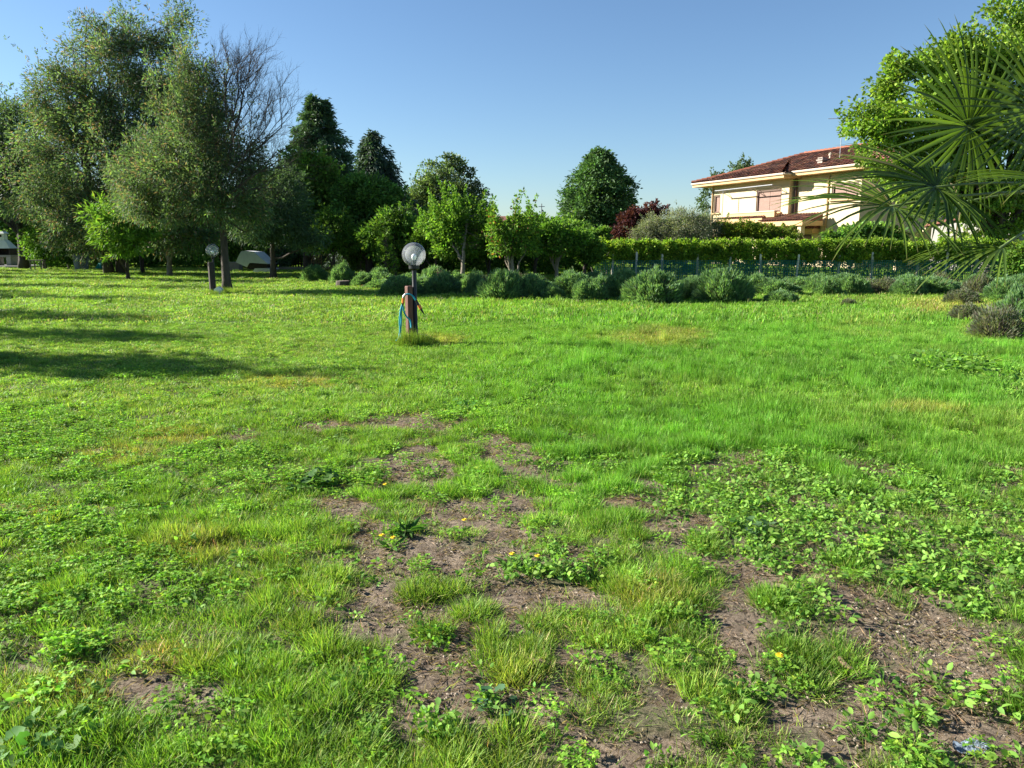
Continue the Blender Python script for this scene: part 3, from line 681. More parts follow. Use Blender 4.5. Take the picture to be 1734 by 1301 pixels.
# thin leafy growth low on the stems
nf = empty('net_fence', (hx0, HY, 0), 'low green net fence on pale posts in front of the clipped hedge', 'fence')
mb = MB(); Ln = 26.5 - hx0; zt = 0.86
for i in range(int(Ln / 0.085)): 
    x = i * 0.085; mb.tube([(x, 0, 0.03), (x + rh.normal() * .004, 0.004, zt + 0.012 * math.sin(x * 2.3))], 0.011, 3, cap=False)
for z in np.arange(0.04, zt, 0.062):
    pts = [(x, -0.008, z + 0.01 * math.sin(x * 2.3 + z * 3)) for x in np.arange(0, Ln, 0.6)]
    mb.tube(pts, 0.011, 3, cap=False)
nm = mb.build('netting', M['net'], nf, kind='stuff')
post_me = MB().box((0, 0, 0.52), (0.075, 0.075, 1.10)).box((0, 0, 1.085), (0.055, 0.055, 0.03)).mesh('post', M['pale_wood'])
for i, px in enumerate([1037, 1078, 1122, 1182, 1234, 1290, 1350, 1420, 1478, 1555, 1602, 1655, 1708, 1765]):
    x = P(px, 450, HY)[0] - hx0; p = link('post', post_me, nf, (x, 0.05 + 0.01 * (i % 3), 0)); p.rotation_euler = (rh.normal() * .02, rh.normal() * .03, rh.normal() * .3); p.scale = (1, 1, 0.9 + 0.2 * rh.random())
for i in range(3):
    pass

# ================================================================== LAVENDER
LC = ((0.148, 0.255, 0.114), (0.189, 0.317, 0.135), (0.114, 0.202, 0.114), (0.243, 0.363, 0.148))
LD = ((0.15, 0.165, 0.11), (0.20, 0.20, 0.15), (0.12, 0.16, 0.09), (0.11, 0.09, 0.07)) #((0.184, 0.167, 0.127), (0.241, 0.218, 0.172), (0.138, 0.149, 0.092), (0.115, 0.092, 0.069))
def lavender_meshes(seed, cols, n=9000, w=0.019, hmul=1.0):
    r = np.random.default_rng(seed)
    d = r.normal(size=(n, 3)); d[:, 2] = np.abs(d[:, 2]) * 0.9 + 0.05; d = unit(d)
    lump = 1 + 0.30 * (fbm(np.arctan2(d[:, 1], d[:, 0]) * 1.2 + 9, d[:, 2] * 2, 0.5, seed, 3) - 0.5) * 2
    R = lump * (1 - 0.3 * r.random(n) ** 2.2); tip = d * R[:, None] * np.array([0.5, 0.5, 0.92])
    A = unit(d * [0.75, 0.75, 0.8] + [0, 0, 0.55] + 0.16 * r.normal(size=(n, 3)))
    L = r.uniform(0.09, 0.17, n); C = tip - A * L[:, None]
    k_ = r.random(n) < .05; C = C + A * (L * r.uniform(.2, .8, n) * k_)[:, None]
    V, Qv = leaf_quads(C, A, L, w * r.uniform(0.7, 1.3, n) * np.where(k_, .6, 1), r, fold=0.1)
    T = tints(n, cols, (3, 3, 2, 1), r, 0.2)
    f = mesh_np('foliage', V, Qv, M['leaf'], np.repeat(T, 4, 0))
    mb = MB()
    for k in range(60):
        a = r.uniform(0, 6.28); e = np.array([math.cos(a) * .46 * r.uniform(.3, 1), math.sin(a) * .46 * r.uniform(.3, 1), r.uniform(.15, .75)])
        mb.tube([(e[0] * .12, e[1] * .12, -.03), (e[0] * .6, e[1] * .6, e[2] * .45), e], [0.016, 0.011, 0.005], 3, cap=False)
    return f, mb.mesh('stems', M['bark'])
LV = [lavender_meshes(s, LC) for s in (1, 2, 3, 4)] + [lavender_meshes(s, LD, 3600) for s in (7, 8)]
def lavender(k, loc, w, h, label, rz, group):
    o = empty('lavender_bush' if k < 4 else 'dry_lavender_bush', loc, label, 'bush', group, rz)
    o.scale = (w, w, h); link('foliage', LV[k][0], o, kind='stuff'); link('stems', LV[k][1], o, kind='stuff'); return o
FR = [  # px centre, base py, width px, height px, dry
    (530, 477, 46, 26, 0), (577, 480, 40, 36, 0), (612, 486, 40, 24, 0), (640, 482, 36, 34, 0), (735, 488, 50, 34, 0), (775, 490, 44, 30, 0), (806, 500, 40, 40, 0), (848, 510, 78, 58, 0), (899, 508, 44, 46, 0), (937, 510, 40, 32, 0),
    (967, 500, 40, 40, 0), (1000, 512, 60, 42, 0), (1062, 508, 66, 50, 0), (1112, 516, 100, 62, 0), (1172, 508, 44, 34, 0), (1232, 514, 96, 58, 0), (1286, 500, 48, 38, 0), (1328, 516, 54, 26, 0), (1392, 497, 52, 32, 0),
    (1450, 500, 58, 36, 0), (1506, 499, 56, 32, 1), (1546, 497, 62, 34, 0), (1602, 492, 50, 30, 1), (1440, 520, 26, 14, 1), (1664, 489, 48, 26, 0), (1716, 512, 66, 46, 0), (1648, 548, 60, 40, 1), (1704, 578, 84, 62, 1), (1640, 518, 60, 30, 1), (1735, 545, 60, 60, 0)]
refs = ['beside the hose lamp', 'right of the hose lamp', 'below the dark conifer', 'in front of the net fence', 'below the cream house', 'towards the palm']
rl = np.random.default_rng(31)
for i, (px, by, w, h, dry) in enumerate(FR):
    p = G(px, by); k = p[1] / F0
    ordn = ['first', 'second', 'third', 'fourth', 'fifth', 'sixth', 'seventh', 'eighth', 'ninth', 'tenth', 'eleventh', 'twelfth', 'thirteenth', 'fourteenth', 'fifteenth', 'sixteenth', 'seventeenth', 'eighteenth', 'nineteenth', 'twentieth', 'twenty-first', 'twenty-second', 'twenty-third', 'twenty-fourth', 'twenty-fifth', 'twenty-sixth']
    size = 'large' if w > 75 else 'small' if w < 42 else 'rounded'
    if px < 700: lab = f'{size} lavender bush left of the hose lamp, {ordn[3 - i]} one out from it'
    else: lab = f"{size} {'dry' if dry else 'green'} lavender bush at the lawn edge, {ordn[i - 4]} right of the lamp"
    lavender((4 + i % 2) if dry else i % 4, (p[0], p[1] + w * k * 0.35, 0), w * k * 1.12, h * k * 1.02 * rl.uniform(.88, 1.08), lab, rl.uniform(0, 6), 'lavender bushes along the lawn edge')
rows = [(23.4, -3.2, 19.5, 1.25, .64), (25.2, -2.6, 19.5, 1.2, .48), (27.0, -4.5, 19.5, 1.3, .38), (28.8, -5, 3.5, 1.35, .5)]
rown = ['second row', 'third row', 'fourth row', 'row nearest the net']
for j, (yy, xa, xb, st, hm) in enumerate(rows):
    for i, x in enumerate(np.arange(xa, xb, st)):
        x = x + rl.normal() * 0.2; y = yy + rl.normal() * 0.3; s = rl.uniform(0.85, 1.5); dry = rl.random() < 0.14
        pxx = proj(np.array(x), np.array(y))[0]
        lab = f"{'dry' if dry else 'green'} lavender bush in the {rown[j]}, {ordn[min(i, 25)]} from its left end"
        lavender(4 + (i % 2) if dry else (i + j) % 4, (x, y, 0), s, hm * rl.uniform(0.8, 1.12), lab, rl.uniform(0, 6), 'lavender bushes in the rows behind')

# ================================================================== LAMPS
def lamp(base, H, r, post_dx, post_dy, post_h, post_w, label, pole_r=0.036, post_mat='wood_red', tilt=0.0):
    root = empty('garden_lamp', base, label, 'lamp', 'globe lamps on the lawn')
    MB().lathe([(pole_r * 1.9, 0), (pole_r * 1.9, 0.02), (pole_r, 0.035), (pole_r, H - 2 * r - 0.03), (pole_r * 0.9, H - 2 * r)], n=20).build('pole', M['black'], root, smooth=True)
    MB().lathe([(0, -0.05), (pole_r * 1.6, -0.05), (pole_r * 2.3, -0.03), (pole_r * 2.3, 0.03), (pole_r * 1.5, 0.04), (pole_r * .9, 0.045), (pole_r * .8, 0.10), (0, 0.10)], (0, 0, H - 2 * r + 0.0), 24).build('collar', M['black'], root, smooth=False)
    pr = []
    a0 = math.asin(min(0.9, pole_r * 1.9 / r))
    for i in range(25):
        a = math.pi - a0 - (math.pi - a0) * i / 24; pr.append((max(r * math.sin(a), 0.0005), r * math.cos(a)))
    MB().lathe(pr, (0, 0, H - r), 40).build('globe', M['globe'], root, smooth=True)
    MB().lathe([(0.0, 0.19), (0.02, 0.185), (0.038, 0.16), (0.04, 0.135), (0.03, 0.105), (0.018, 0.09)], (0, 0, H - 2 * r + 0.005), 20).build('bulb', M['bulb'], root, smooth=True)
    if post_h:
        pb = MB(); w = post_w / 2; bv = 0.012
        for z0_, z1_, ww in ((-0.05, post_h - 0.02, w), (post_h - 0.02, post_h, w - 0.012)):
            pass
        ring = lambda w_, z: [(a * w_ - (0 if q else 0), b * w_, z) for q, (a, b) in enumerate([(-1 + .12, -1), (1 - .12, -1), (1, -1 + .12), (1, 1 - .12), (1 - .12, 1), (-1 + .12, 1), (-1, 1 - .12), (-1, -1 + .12)])]
        V = ring(w, -0.05) + ring(w, post_h - 0.015) + ring(w * 0.9, post_h)
        F = [tuple(range(16, 24))] + [(l * 8 + k, l * 8 + (k + 1) % 8, l * 8 + 8 + (k + 1) % 8, l * 8 + 8 + k) for l in range(2) for k in range(8)]
        tag(pb.add(V, F).build('post', M[post_mat], root, loc=(post_dx, post_dy, 0)), 'square wooden post beside the pole').rotation_euler = (0, tilt, math.radians(38))
    return root
lb = G(702, 582); lb1 = lb
L1 = lamp(lb + [0.02, 0, 0], 1.56, 0.183, -0.085, -0.05, 0.90, 0.09, 'clear globe lamp on black pole beside a wooden post hung with a blue hose')
lb2 = G(366, 498); lamp(lb2 + [-0.02, 0, 0], 1.53, 0.20, -0.02, -0.16, 0.98, 0.15, 'clear globe lamp on thin pole beside dark post, right against a tree trunk', pole_r=0.028, post_mat='dark_wood')
lb3 = G(243, 466); lamp(lb3, 1.5, 0.19, 0.05, -0.16, 0.95, 0.17, 'farthest globe lamp with short dark post, half hidden under the leaves', pole_r=0.03, post_mat='dark_wood')
# hose and its fittings hang on the post
Yl = lb[1] - 0.22
def Z(zx, zy, dy=0.0): return P(620 + zx / 5.91, 380 + zy / 5.91, Yl + dy)
def smooth_path(pts, n=6):
    pts = [np.array(p, float) for p in pts]; out = []
    for i in range(len(pts) - 1):
        p0, p1, p2, p3 = pts[max(i - 1, 0)], pts[i], pts[i + 1], pts[min(i + 2, len(pts) - 1)]
        for k in range(n):
            t = k / n; out.append(0.5 * (2 * p1 + (p2 - p0) * t + (2 * p0 - 5 * p1 + 4 * p2 - p3) * t * t + (3 * p1 - p0 - 3 * p2 + p3) * t ** 3))
    return out + [pts[-1]]
hr = empty('garden_hose', Z(400, 700), 'blue garden hose with orange fittings draped over the wooden lamp post', 'hose')
o0 = np.array(hr.location)
def hp(*pts): return smooth_path([np.array(p) - o0 for p in pts])
MB().tube(hp(Z(385, 712), Z(405, 700), Z(440, 702), Z(470, 722), Z(498, 762)), 0.0125, 8).build('hose_arch', M['hose'], hr, smooth=True)
MB().tube(hp(Z(362, 800), Z(345, 860), Z(335, 960), Z(338, 1060), Z(326, 1140, -.02), Z(300, 1165, -.05)), 0.0125, 8).tube(hp(Z(362, 805, .03), Z(352, 880, .03), Z(352, 980, .03), Z(346, 1080, .03), Z(352, 1150, .0)), 0.0125, 8).build('hose_strand', M['hose'], hr, smooth=True)
MB().tube(hp(Z(366, 800, .02), Z(378, 870, .02), Z(405, 925, .03), Z(440, 965, .05), Z(450, 1040, .02)), 0.0125, 8).build('hose_strand', M['hose'], hr, smooth=True)
MB().tube([Z(372, 740) - o0, Z(370, 790) - o0], 0.022, 10).build('connector', M['orange'], hr, smooth=False)
MB().tube([Z(392, 700) - o0, Z(378, 722) - o0, Z(372, 740) - o0], [0.016, 0.020, 0.018], 10).build('tap', M['metal'], hr, smooth=False)
MB().tube([Z(368, 788) - o0, Z(364, 808) - o0], [0.020, 0.017], 10).build('collar', M['black'], hr)
MB().tube([Z(498, 758) - o0, Z(520, 800) - o0, Z(530, 815) - o0], [0.018, 0.022, 0.02], 10).build('nozzle_grip', M['black'], hr)
MB().tube([Z(526, 808) - o0, Z(548, 846) - o0], [0.026, 0.024], 12).build('nozzle_ring', M['orange'], hr)
MB().tube([Z(546, 842) - o0, Z(568, 880) - o0, Z(584, 905) - o0], [0.022, 0.012, 0.006], 10).build('nozzle_tip', M['black'], hr)
jb = MB().box((0, 0, 0.04), (0.11, 0.10, 0.08), 0.3).box((0, 0, 0.087), (0.12, 0.11, 0.014), 0.3)
tag(jb.build('junction_box', M['wall_grey'], loc=G(716, 577) * [1, 1, 1]), 'small grey box in the grass at the foot of the hose lamp', 'box')
wb = MB().hexa([(-.12, -.08, 0), (.12, -.08, 0), (.12, .08, 0), (-.12, .08, 0), (-.12, -.08, .17), (.12, -.08, .17), (.12, .08, .17), (-.12, .08, .17)]).add([(-.12, -.08, .17), (.12, -.08, .17), (.12, .08, .17), (-.12, .08, .17), (0.0, -.08, .24), (0.0, .08, .24)], [(0, 1, 4), (2, 3, 5), (1, 2, 5, 4), (3, 0, 4, 5)])
tag(wb.build('white_box', M['white'], loc=G(371, 499)), 'little white peaked box between the dark post and the tree trunk', 'box')

# ================================================================== HOUSE
HO = np.array([18.2, 50.0]); HU = np.array([0.38, -0.925]); HN = np.array([0.925, 0.38])
house = empty('two_storey_house', (HO[0], HO[1], 0), 'cream two-storey house with dark red tiled hip roofs and closed shutters beyond the hedge', 'house', rz=math.atan2(HU[1], HU[0]))
def s_at(px, v, z=4.0):
    q = (px - W0 / 2) / F0
    # x - q*(y*cp-(z-H)*sp) = 0, x = 18.2+.38s+.925v, y = 50-.925s+.38v
    a = HU[0] - q * HU[1] * cp; b = HO[0] + HN[0] * v - q * ((HO[1] + HN[1] * v) * cp - (z - CAM_H) * sp)
    return -b / a
def z_at(px, py, s, v): return P(px, py, HO[1] + HU[1] * s + HN[1] * v)[2]
def z_pt(px, py, v): s = s_at(px, v); return s, z_at(px, py, s, v)
ZE = 5.62
sL = s_at(1206, 0); sR = s_at(1335, 0); V2 = 0.5; s2R = s_at(1457, V2); s2L = sR + 0.001
ws0, wz1 = z_pt(1208.5, 331, 0); ws1, wz0 = z_pt(1219, 361, 0)
Ws0, Wz1 = z_pt(1280, 323, 0); Ws1, Wz0 = z_pt(1322.5, 359, 0)
Xs0, Xz1 = z_pt(1407, 311, V2); Xs1, Xz0 = z_pt(1453, 336, V2)
def wall_with(name, s0, s1, v, th, z0, z1, holes):
    mb = MB(); cuts = sorted(holes); cur = s0; y = v + th / 2
    def bx(a, b, c, d):
        if b - a > 1e-3 and d - c > 1e-3: mb.box(((a + b) / 2, y, (c + d) / 2), (b - a, th, d - c))
    for (a, b, c, d) in cuts: bx(cur, a, z0, z1); bx(a, b, z0, c); bx(a, b, d, z1); cur = b
    bx(cur, s1, z0, z1); return mb.build(name, M['stucco'], house)
wall_with('wall', sL, sR, 0, 0.3, 0, ZE, [(ws0, ws1, wz0, wz1), (Ws0, Ws1, Wz0, Wz1)])
wall_with('wall', s2L, s2R, V2, 0.3, 0, ZE + .09, [(s_at(1350, V2), s_at(1378, V2), 0.9, 2.1), (Xs0, Xs1 , Xz0, Xz1)])
for (a, v0, v1) in ((sL + 0.15, 0.302, 7.0), (sR - 0.15, 0.302, 7.0), (s2R - 0.15, V2 + 0.302, 8.5)):
    MB().box((a, (v0 + v1) / 2, ZE / 2), (0.3, v1 - v0, ZE)).build('wall', M['stucco'], house)
MB().box(((sL + s2R) / 2, 8.6, ZE / 2), (s2R - sL, 0.3, ZE)).build('wall', M['stucco'], house)
def window(s0, s1, z0, z1, v, panels, shutter=True):
    fw = 0.12; sc = (s0 + s1) / 2; zc = (z0 + z1) / 2
    fr = MB().box((sc, v + .10, z1 - fw / 2), (s1 - s0, .12, fw)).box((sc, v + .10, z0 + fw / 2), (s1 - s0, .12, fw)).box((s0 + fw / 2, v + .10, zc), (fw, .12, z1 - z0 - 2 * fw)).box((s1 - fw / 2, v + .10, zc), (fw, .12, z1 - z0 - 2 * fw))
    w = MB().box((sc, v + 0.27, zc), (s1 - s0 - .01, .02, z1 - z0 - .01)).build('window', M['frame_brown'], house)
    fr.build('frame', M['frame_brown'], w)
    MB().box((sc, v - 0.03, z0 - 0.035), (s1 - s0 + .2, .22, .07)).build('sill', M['stucco_trim'], w)
    pw = (s1 - s0 - 2 * fw) / panels
    for k in range(panels):
        a = s0 + fw + k * pw; sm = MB(); n = max(6, int((z1 - z0) / 0.09))
        for q in range(n):
            zz = z0 + fw + (q + .5) * (z1 - z0 - 2 * fw) / n
            sm.box((a + pw / 2, v + 0.13 + 0.004 * (q % 2), zz), (pw - .03, .022, (z1 - z0 - 2 * fw) / n - .012))
        sh = MB().box((a + pw / 2, v + 0.165, zc), (pw - .01, .03, z1 - z0 - 2 * fw - .01)).build('shutter', M['shutter'], w)
        sm.build('shutter_slats', M['shutter'], w, kind='stuff')
window(ws0, ws1, wz0, wz1, 0, 1); window(Ws0, Ws1, Wz0, Wz1, 0, 2); window(Xs0, Xs1, Xz0, Xz1, V2, 2)
window(s_at(1350, V2), s_at(1378, V2), 0.9, 2.1, V2, 1)
# second window of the wing beyond the corner, brown post, downpipes
for s, v, r in ((sR + 0.16, V2 - 0.12, 0.09), (s_at(1402, V2), V2 - 0.06, 0.055), (sL + 0.05, -0.07, 0.05)):
    MB().tube([(s, v, 0), (s, v, ZE - 0.02)], r, 8).build('downpipe', M['frame_brown'] if r > .06 else M['stucco_trim'], house)
MB().tube([(s_at(1241, 0), -0.9, Wz0 - .1), (s_at(1241, 0), -0.9, Wz1 + 0.15)], 0.03, 6).build('awning_post', M['metal'], house)
aw = MB(); za = Wz1 + 0.16
aw.tube([(s_at(1228, 0), -0.95, za - .02), (s_at(1326, 0), -0.95, za + .02)], 0.045, 6)
for px in (1230, 1282, 1322): s = s_at(px, 0); aw.tube([(s, -0.02, za - 0.25), (s, -0.95, za)], 0.025, 5); aw.tube([(s, -0.02, za), (s, -0.95, za)], 0.02, 5)
aw.build('awning_frame', M['metal'], house)
for k, (pa, ya, pb_, yb) in enumerate(((1302, 330, 1322, 352), (1284, 338, 1322, 358))): pass
def tile_tint(n, r):
    return np.repeat(tints(n, ((0.19, 0.085, 0.055), (0.13, 0.06, 0.042), (0.09, 0.05, 0.04), (0.27, 0.135, 0.085)), (4, 4, 3, 1), r, 0.2), 10, 0)
# hip roofs
def hip_roof(s0, s1, v0, v1, ze, slope, tag_, seed):
    r = np.random.default_rng(seed); W = v1 - v0; Ls = s1 - s0; half = W / 2
    rz = ze + 0.30
    base = MB(); zr = rz + slope * half - 0.03
    c = [(s0, v0, rz - .03), (s1, v0, rz - .03), (s1, v1, rz - .03), (s0, v1, rz - .03), (s0 + half, v0 + half, zr), (s1 - half, v0 + half, zr)]
    base.add(c, [(0, 1, 5, 4), (1, 2, 5), (2, 3, 4, 5), (3, 0, 4), (3, 2, 1, 0)])
    ro = base.build('roof', M['tile'], house)
    # eave slab with fascia and gutter
    MB().box(((s0 + s1) / 2, (v0 + v1) / 2, ze + 0.135), (Ls - 0.1, W - 0.1, 0.26)).build('eave_slab', M['stucco_trim'], ro)
    gt = MB(); g_ = 0.05
    for a, b in (((s0, v0), (s1, v0)), ((s1, v0), (s1, v1)), ((s0, v0), (s0, v1))): gt.tube([(a[0], a[1], rz - .06), (b[0], b[1], rz - .06)], 0.07, 6)
    gt.build('gutter', M['gutter'], ro)
    T = []; 
    V = []; Q_ = []
    def plane(o, a, b, Ln, full):
        o = np.array(o); a = np.array(a); b = np.array(b)
        n = np.cross(a, b); n = n / np.linalg.norm(n); n = n if n[2] > 0 else -n
        for t in np.arange(0.14, Ln, 0.28):
            run = min(t, Ln - t, full)
            for q in range(int(run / 0.38) + 1):
                l0 = q * 0.38 - 0.05; l1 = min(l0 + 0.43, run + 0.08)
                if l1 - l0 < .08: continue
                jx = r.normal() * .012
                for (l, rad, lift) in ((l0, .105, .05 + .01 * r.random()), (l1, .082, .005)):
                    for an in (-1.45, -0.75, 0, 0.75, 1.45):
                        V.append(o + a * (t + jx + rad * math.sin(an)) + b * l + n * (rad * math.cos(an) * 0.9 + lift))
                i = len(V) - 10
                for k in range(4): Q_.append((i + k, i + k + 1, i + 5 + k + 1, i + 5 + k))
    m_ = slope
    plane((s0, v0, rz - .02), (1, 0, 0), (0, 1, m_), Ls, half)
    plane((s1, v0, rz - .02), (0, 1, 0), (-1, 0, m_), W, half)
    plane((s0, v1, rz - .02), (0, -1, 0), (1, 0, m_), W, half)
    plane((s1, v1, rz - .02), (-1, 0, 0), (0, -1, m_), Ls, half)
    link('roof_tiles', mesh_np('roof_tiles', np.array(V), np.array(Q_), M['tile_v'], tile_tint(len(V) // 10, r)), ro, kind='stuff')
    hp_ = MB()
    for a, b in (((s0, v0, rz), c[4]), ((s1, v0, rz), c[5]), (c[4], c[5]), ((s1, v1, rz), c[5]), ((s0, v1, rz), c[4])):
        a = np.array(a); b = np.array(b); d = np.linalg.norm(b - a); nn = int(d / .36)
        for k in range(nn):
            p = a + (b - a) * k / nn; q = a + (b - a) * (k + 1.1) / nn
            hp_.tube([p + [0, 0, .09], q + [0, 0, .06]], [.125, .10], 7, cap=False)
    hp_.build('ridge_tiles', M['tile_red'], ro, kind='stuff')
    return ro, zr
r1, z1_ = hip_roof(sL - 1.3, sR + 0.55, -1.0, 7.4, ZE, 0.30, '', 1)
r2, z2_ = hip_roof(sR - 8.6, s2R + 0.95, V2 - 0.9, 9.4, ZE + 0.10, 0.345, '', 2)
def chim(px, pyt, pyb, v, w, mat):
    s = s_at(px, v, 7.3); zt = z_at(px, pyt, s, v); zb = z_at(px, pyb, s, v) - 0.5
    c = MB().box((s, v, (zt + zb) / 2 - .05), (w, w, zt - zb - .1)).build('chimney', M[mat], r2)
    MB().box((s, v, zt - .05), (w * 1.3, w * 1.3, .08)).box((s, v, zt + .08), (w * 1.0, w * 1.0, .06)).box((s - w * .4, v, zt + .02), (.06, w * .9, .07)).box((s + w * .4, v, zt + .02), (.06, w * .9, .07)).build('chimney_cap', M[mat], house)
chim(1351, 270, 282, 3.6, 0.45, 'tile_red'); chim(1394, 270, 293, 0.8, 0.40, 'brick_grey')
MB().tube([(s_at(1406, 1.6, 7), 1.6, 6.3), (s_at(1406, 1.6, 7), 1.6, 6.95)], .06, 8).lathe([(.1, 0), (.1, .12), (0, .2)], (s_at(1406, 1.6, 7), 1.6, 6.95), 10).build('vent_pipe', M['gutter'], house)
# balcony with tiled sloping parapet and the small porch roof
bs0, bz1 = z_pt(1237, 361, -1.0); bs1, bz0 = z_pt(1312, 367, -1.0)
bz1 = z_at(1280, 360, s_at(1280, -1), -1); bz0 = bz1 - 0.34
b_ = MB().box(((bs0 + bs1) / 2, -0.9, (bz0 + bz1) / 2), (bs1 - bs0, 0.2, bz1 - bz0)).box(((bs0 + bs1) / 2, -0.45, bz0 + .06), (bs1 - bs0 - .02, 0.88, .1)).build('balcony', M['stucco_trim'], house)
MB().box(((bs0 + bs1) / 2, -0.9, bz1 + .03), (bs1 - bs0 + .1, 0.3, .06)).build('coping', M['gutter'], b_)
def lean_to(s0, s1, v0, v1, z, rise, name, fascia=True):
    r = np.random.default_rng(7); mb = MB(); ro = None
    f = MB().box(((s0 + s1) / 2, (v0 + v1) / 2, z - .15), (s1 - s0, v1 - v0, .28)).build(name, M['stucco_trim'], house)
    V = []; Q_ = []; b = np.array([0, 1, rise / (v1 - v0)]); n = np.array([0, -rise / (v1 - v0), 1.0])
    for t in np.arange(.1, s1 - s0, .235):
        for q in range(int((v1 - v0) / .38) + 1):
            for l, rad, lift in ((q * .38 - .06, .085, .05), (min(q * .38 + .38, v1 - v0), .068, .02)):
                for an in (-1.45, -.75, 0, .75, 1.45): V.append(np.array([s0 + t + rad * math.sin(an), v0, z]) + b * l + n * (rad * math.cos(an) + lift))
            i = len(V) - 10
            for k in range(4): Q_.append((i + k, i + k + 1, i + 6 + k, i + 5 + k))
    mb.add([(s0, v0, z), (s1, v0, z), (s1, v1, z + rise), (s0, v1, z + rise), (s0, v1, z), (s1, v1, z)], [(0, 1, 2, 3), (1, 5, 2), (0, 3, 4)]).build('porch_roof', M['tile'], f)
    link('roof_tiles', mesh_np('roof_tiles', np.array(V), np.array(Q_), M['tile_v'], tile_tint(len(V) // 10, r)), f, kind='stuff')
ps0, pz = z_pt(1286, 376, -1.6); ps1 = s_at(1361, -1.6); lean_to(ps0, ps1, -1.6, -0.02, z_at(1320, 375, s_at(1320, -1.6), -1.6), 0.42, 'porch')
qs0 = s_at(1212, -1.3); lean_to(qs0, ps0 - .05, -1.3, -0.9 - .12, bz0 - .05, 0.1, 'porch')
lean_to(s_at(1349, V2 - .6), s_at(1379, V2 - .6), V2 - .6, V2 - .01, 2.45, 0.15, 'window_canopy')
for xx in (ps0 + .3, ps1 - .4): MB().box((xx, -1.3, 1.4), (.3, .3, 2.8)).build('porch_pillar', M['stucco'], house)
# balcony rail lines
an = empty('roof_antenna', P(1422, 262, 49), 'thin metal television aerial rising above the house roof', 'antenna'); a0 = np.array(an.location)
a1 = P(1427.5, 200, 49) - a0
MB().tube([(0, 0, -1.3), a1], .02, 5).build('mast', M['metal'], an)
mb = MB(); mb.tube([a1 + [-.9, 0, -.05], a1 + [.35, 0, 0.0]], .014, 4)
for k in range(7): p = a1 + np.array([-.85 + k * .18, 0, -.03]); mb.tube([p + [0, -.25, 0], p + [0, .25, 0]], .008, 3)
mb.build('crossbar', M['metal'], an); MB().tube([a1 * .6 + [-.3, 0, 0], a1 * .6 + [.5, 0, .05]], .014, 4).build('crossbar', M['metal'], an)

# garage wall and low wall behind the hedge, right
p0, p1 = P(1569, 408, 44), P(1652, 408, 41); zt = P(1610, 368, 43)[2]
gar = empty('garage', (p0[0], p0[1], 0), 'plain grey garage with sloping roof edge behind the hedge at right', 'garage', rz=math.atan2(p1[1] - p0[1], p1[0] - p0[0]))
gl = float(np.hypot(*(p1 - p0)[:2]))
MB().hexa([(0, 0, 0), (gl * 1.6, 0, 0), (gl * 1.6, 5, 0), (0, 5, 0), (0, 0, zt - .5), (gl * 1.6, 0, zt + .3), (gl * 1.6, 5, zt + .3), (0, 5, zt - .5)]).build('wall', M['wall_grey'], gar)
MB().hexa([(-.15, -.2, zt - .5), (gl * 1.65, -.2, zt + .32), (gl * 1.65, 5.2, zt + .32), (-.15, 5.2, zt - .5), (-.15, -.2, zt - .36), (gl * 1.65, -.2, zt + .46), (gl * 1.65, 5.2, zt + .46), (-.15, 5.2, zt - .36)]).build('roof', M['tile'], gar)
q0, q1 = P(1524, 408, 42), P(1568, 408, 42)
lw = empty('low_wall', (q0[0], q0[1], 0), 'low cream garden wall between the house and the grey garage', 'wall')
zw = P(1500, 394, 42)[2]
MB().box(((q1[0] - q0[0]) / 2, 0, zw / 2), (q1[0] - q0[0], .25, zw)).build('wall', M['stucco'], lw)
MB().box(((q1[0] - q0[0]) / 2, 0, zw + .03), (q1[0] - q0[0] + .1, .35, .06)).build('coping', M['gutter'], lw)
for k in range(2): link('pillar', MB().box((0, 0, zw / 2 + .12), (.32, .32, zw + .24)).mesh('pillar', M['stucco']), lw, ((q1[0] - q0[0]) * k, 0, 0))

def far_house(px0, px1, pye, pyr, Yd, label, wall='brick', d=7):
    a, b = P(px0, pye, Yd), P(px1, pye, Yd); L_ = b[0] - a[0]; zr = P(px0, pyr, Yd)[2]; ze = a[2]
    h = empty('far_house', (a[0], Yd, 0), label, 'house')
    MB().box((L_ / 2, d / 2, ze / 2), (L_, d, ze)).build('wall', M[wall], h)
    MB().add([(-.5, -.5, ze), (L_ + .5, -.5, ze), (L_ + .5, d + .5, ze), (-.5, d + .5, ze), (-.5, d / 2, zr), (L_ + .5, d / 2, zr)], [(0, 1, 5, 4), (2, 3, 4, 5), (1, 2, 5), (3, 0, 4), (3, 2, 1, 0)]).build('roof', M['tile'], h)
    for k in range(3):
        x = L_ * (k + .5) / 3; w = MB().box((x, -.01, ze * .55), (.9, .06, 1.2)).build('window', M['frame_brown'], h); MB().box((x, -.05, ze * .55), (.8, .03, 1.1)).build('pane', M['bin'], w)
far_house(-140, 14, 320, 280, 62, 'reddish roofed house at the left edge, mostly behind trees', 'brick')
far_house(836, 905, 384, 364, 72, 'small red roofed house glimpsed between the fruit trees', 'brick')
pm = empty('far_mast', P(917, 375, 75) * [1, 1, 0], 'thin far antenna mast rising over the treetops left of the conifer', 'antenna')
MB().tube([(0, 0, 0), (0, 0, P(917, 345, 75)[2])], .05, 5).tube([(-.3, 0, P(917, 350, 75)[2]), (.3, 0, P(917, 350, 75)[2])], .03, 4).build('mast', M['metal'], pm)

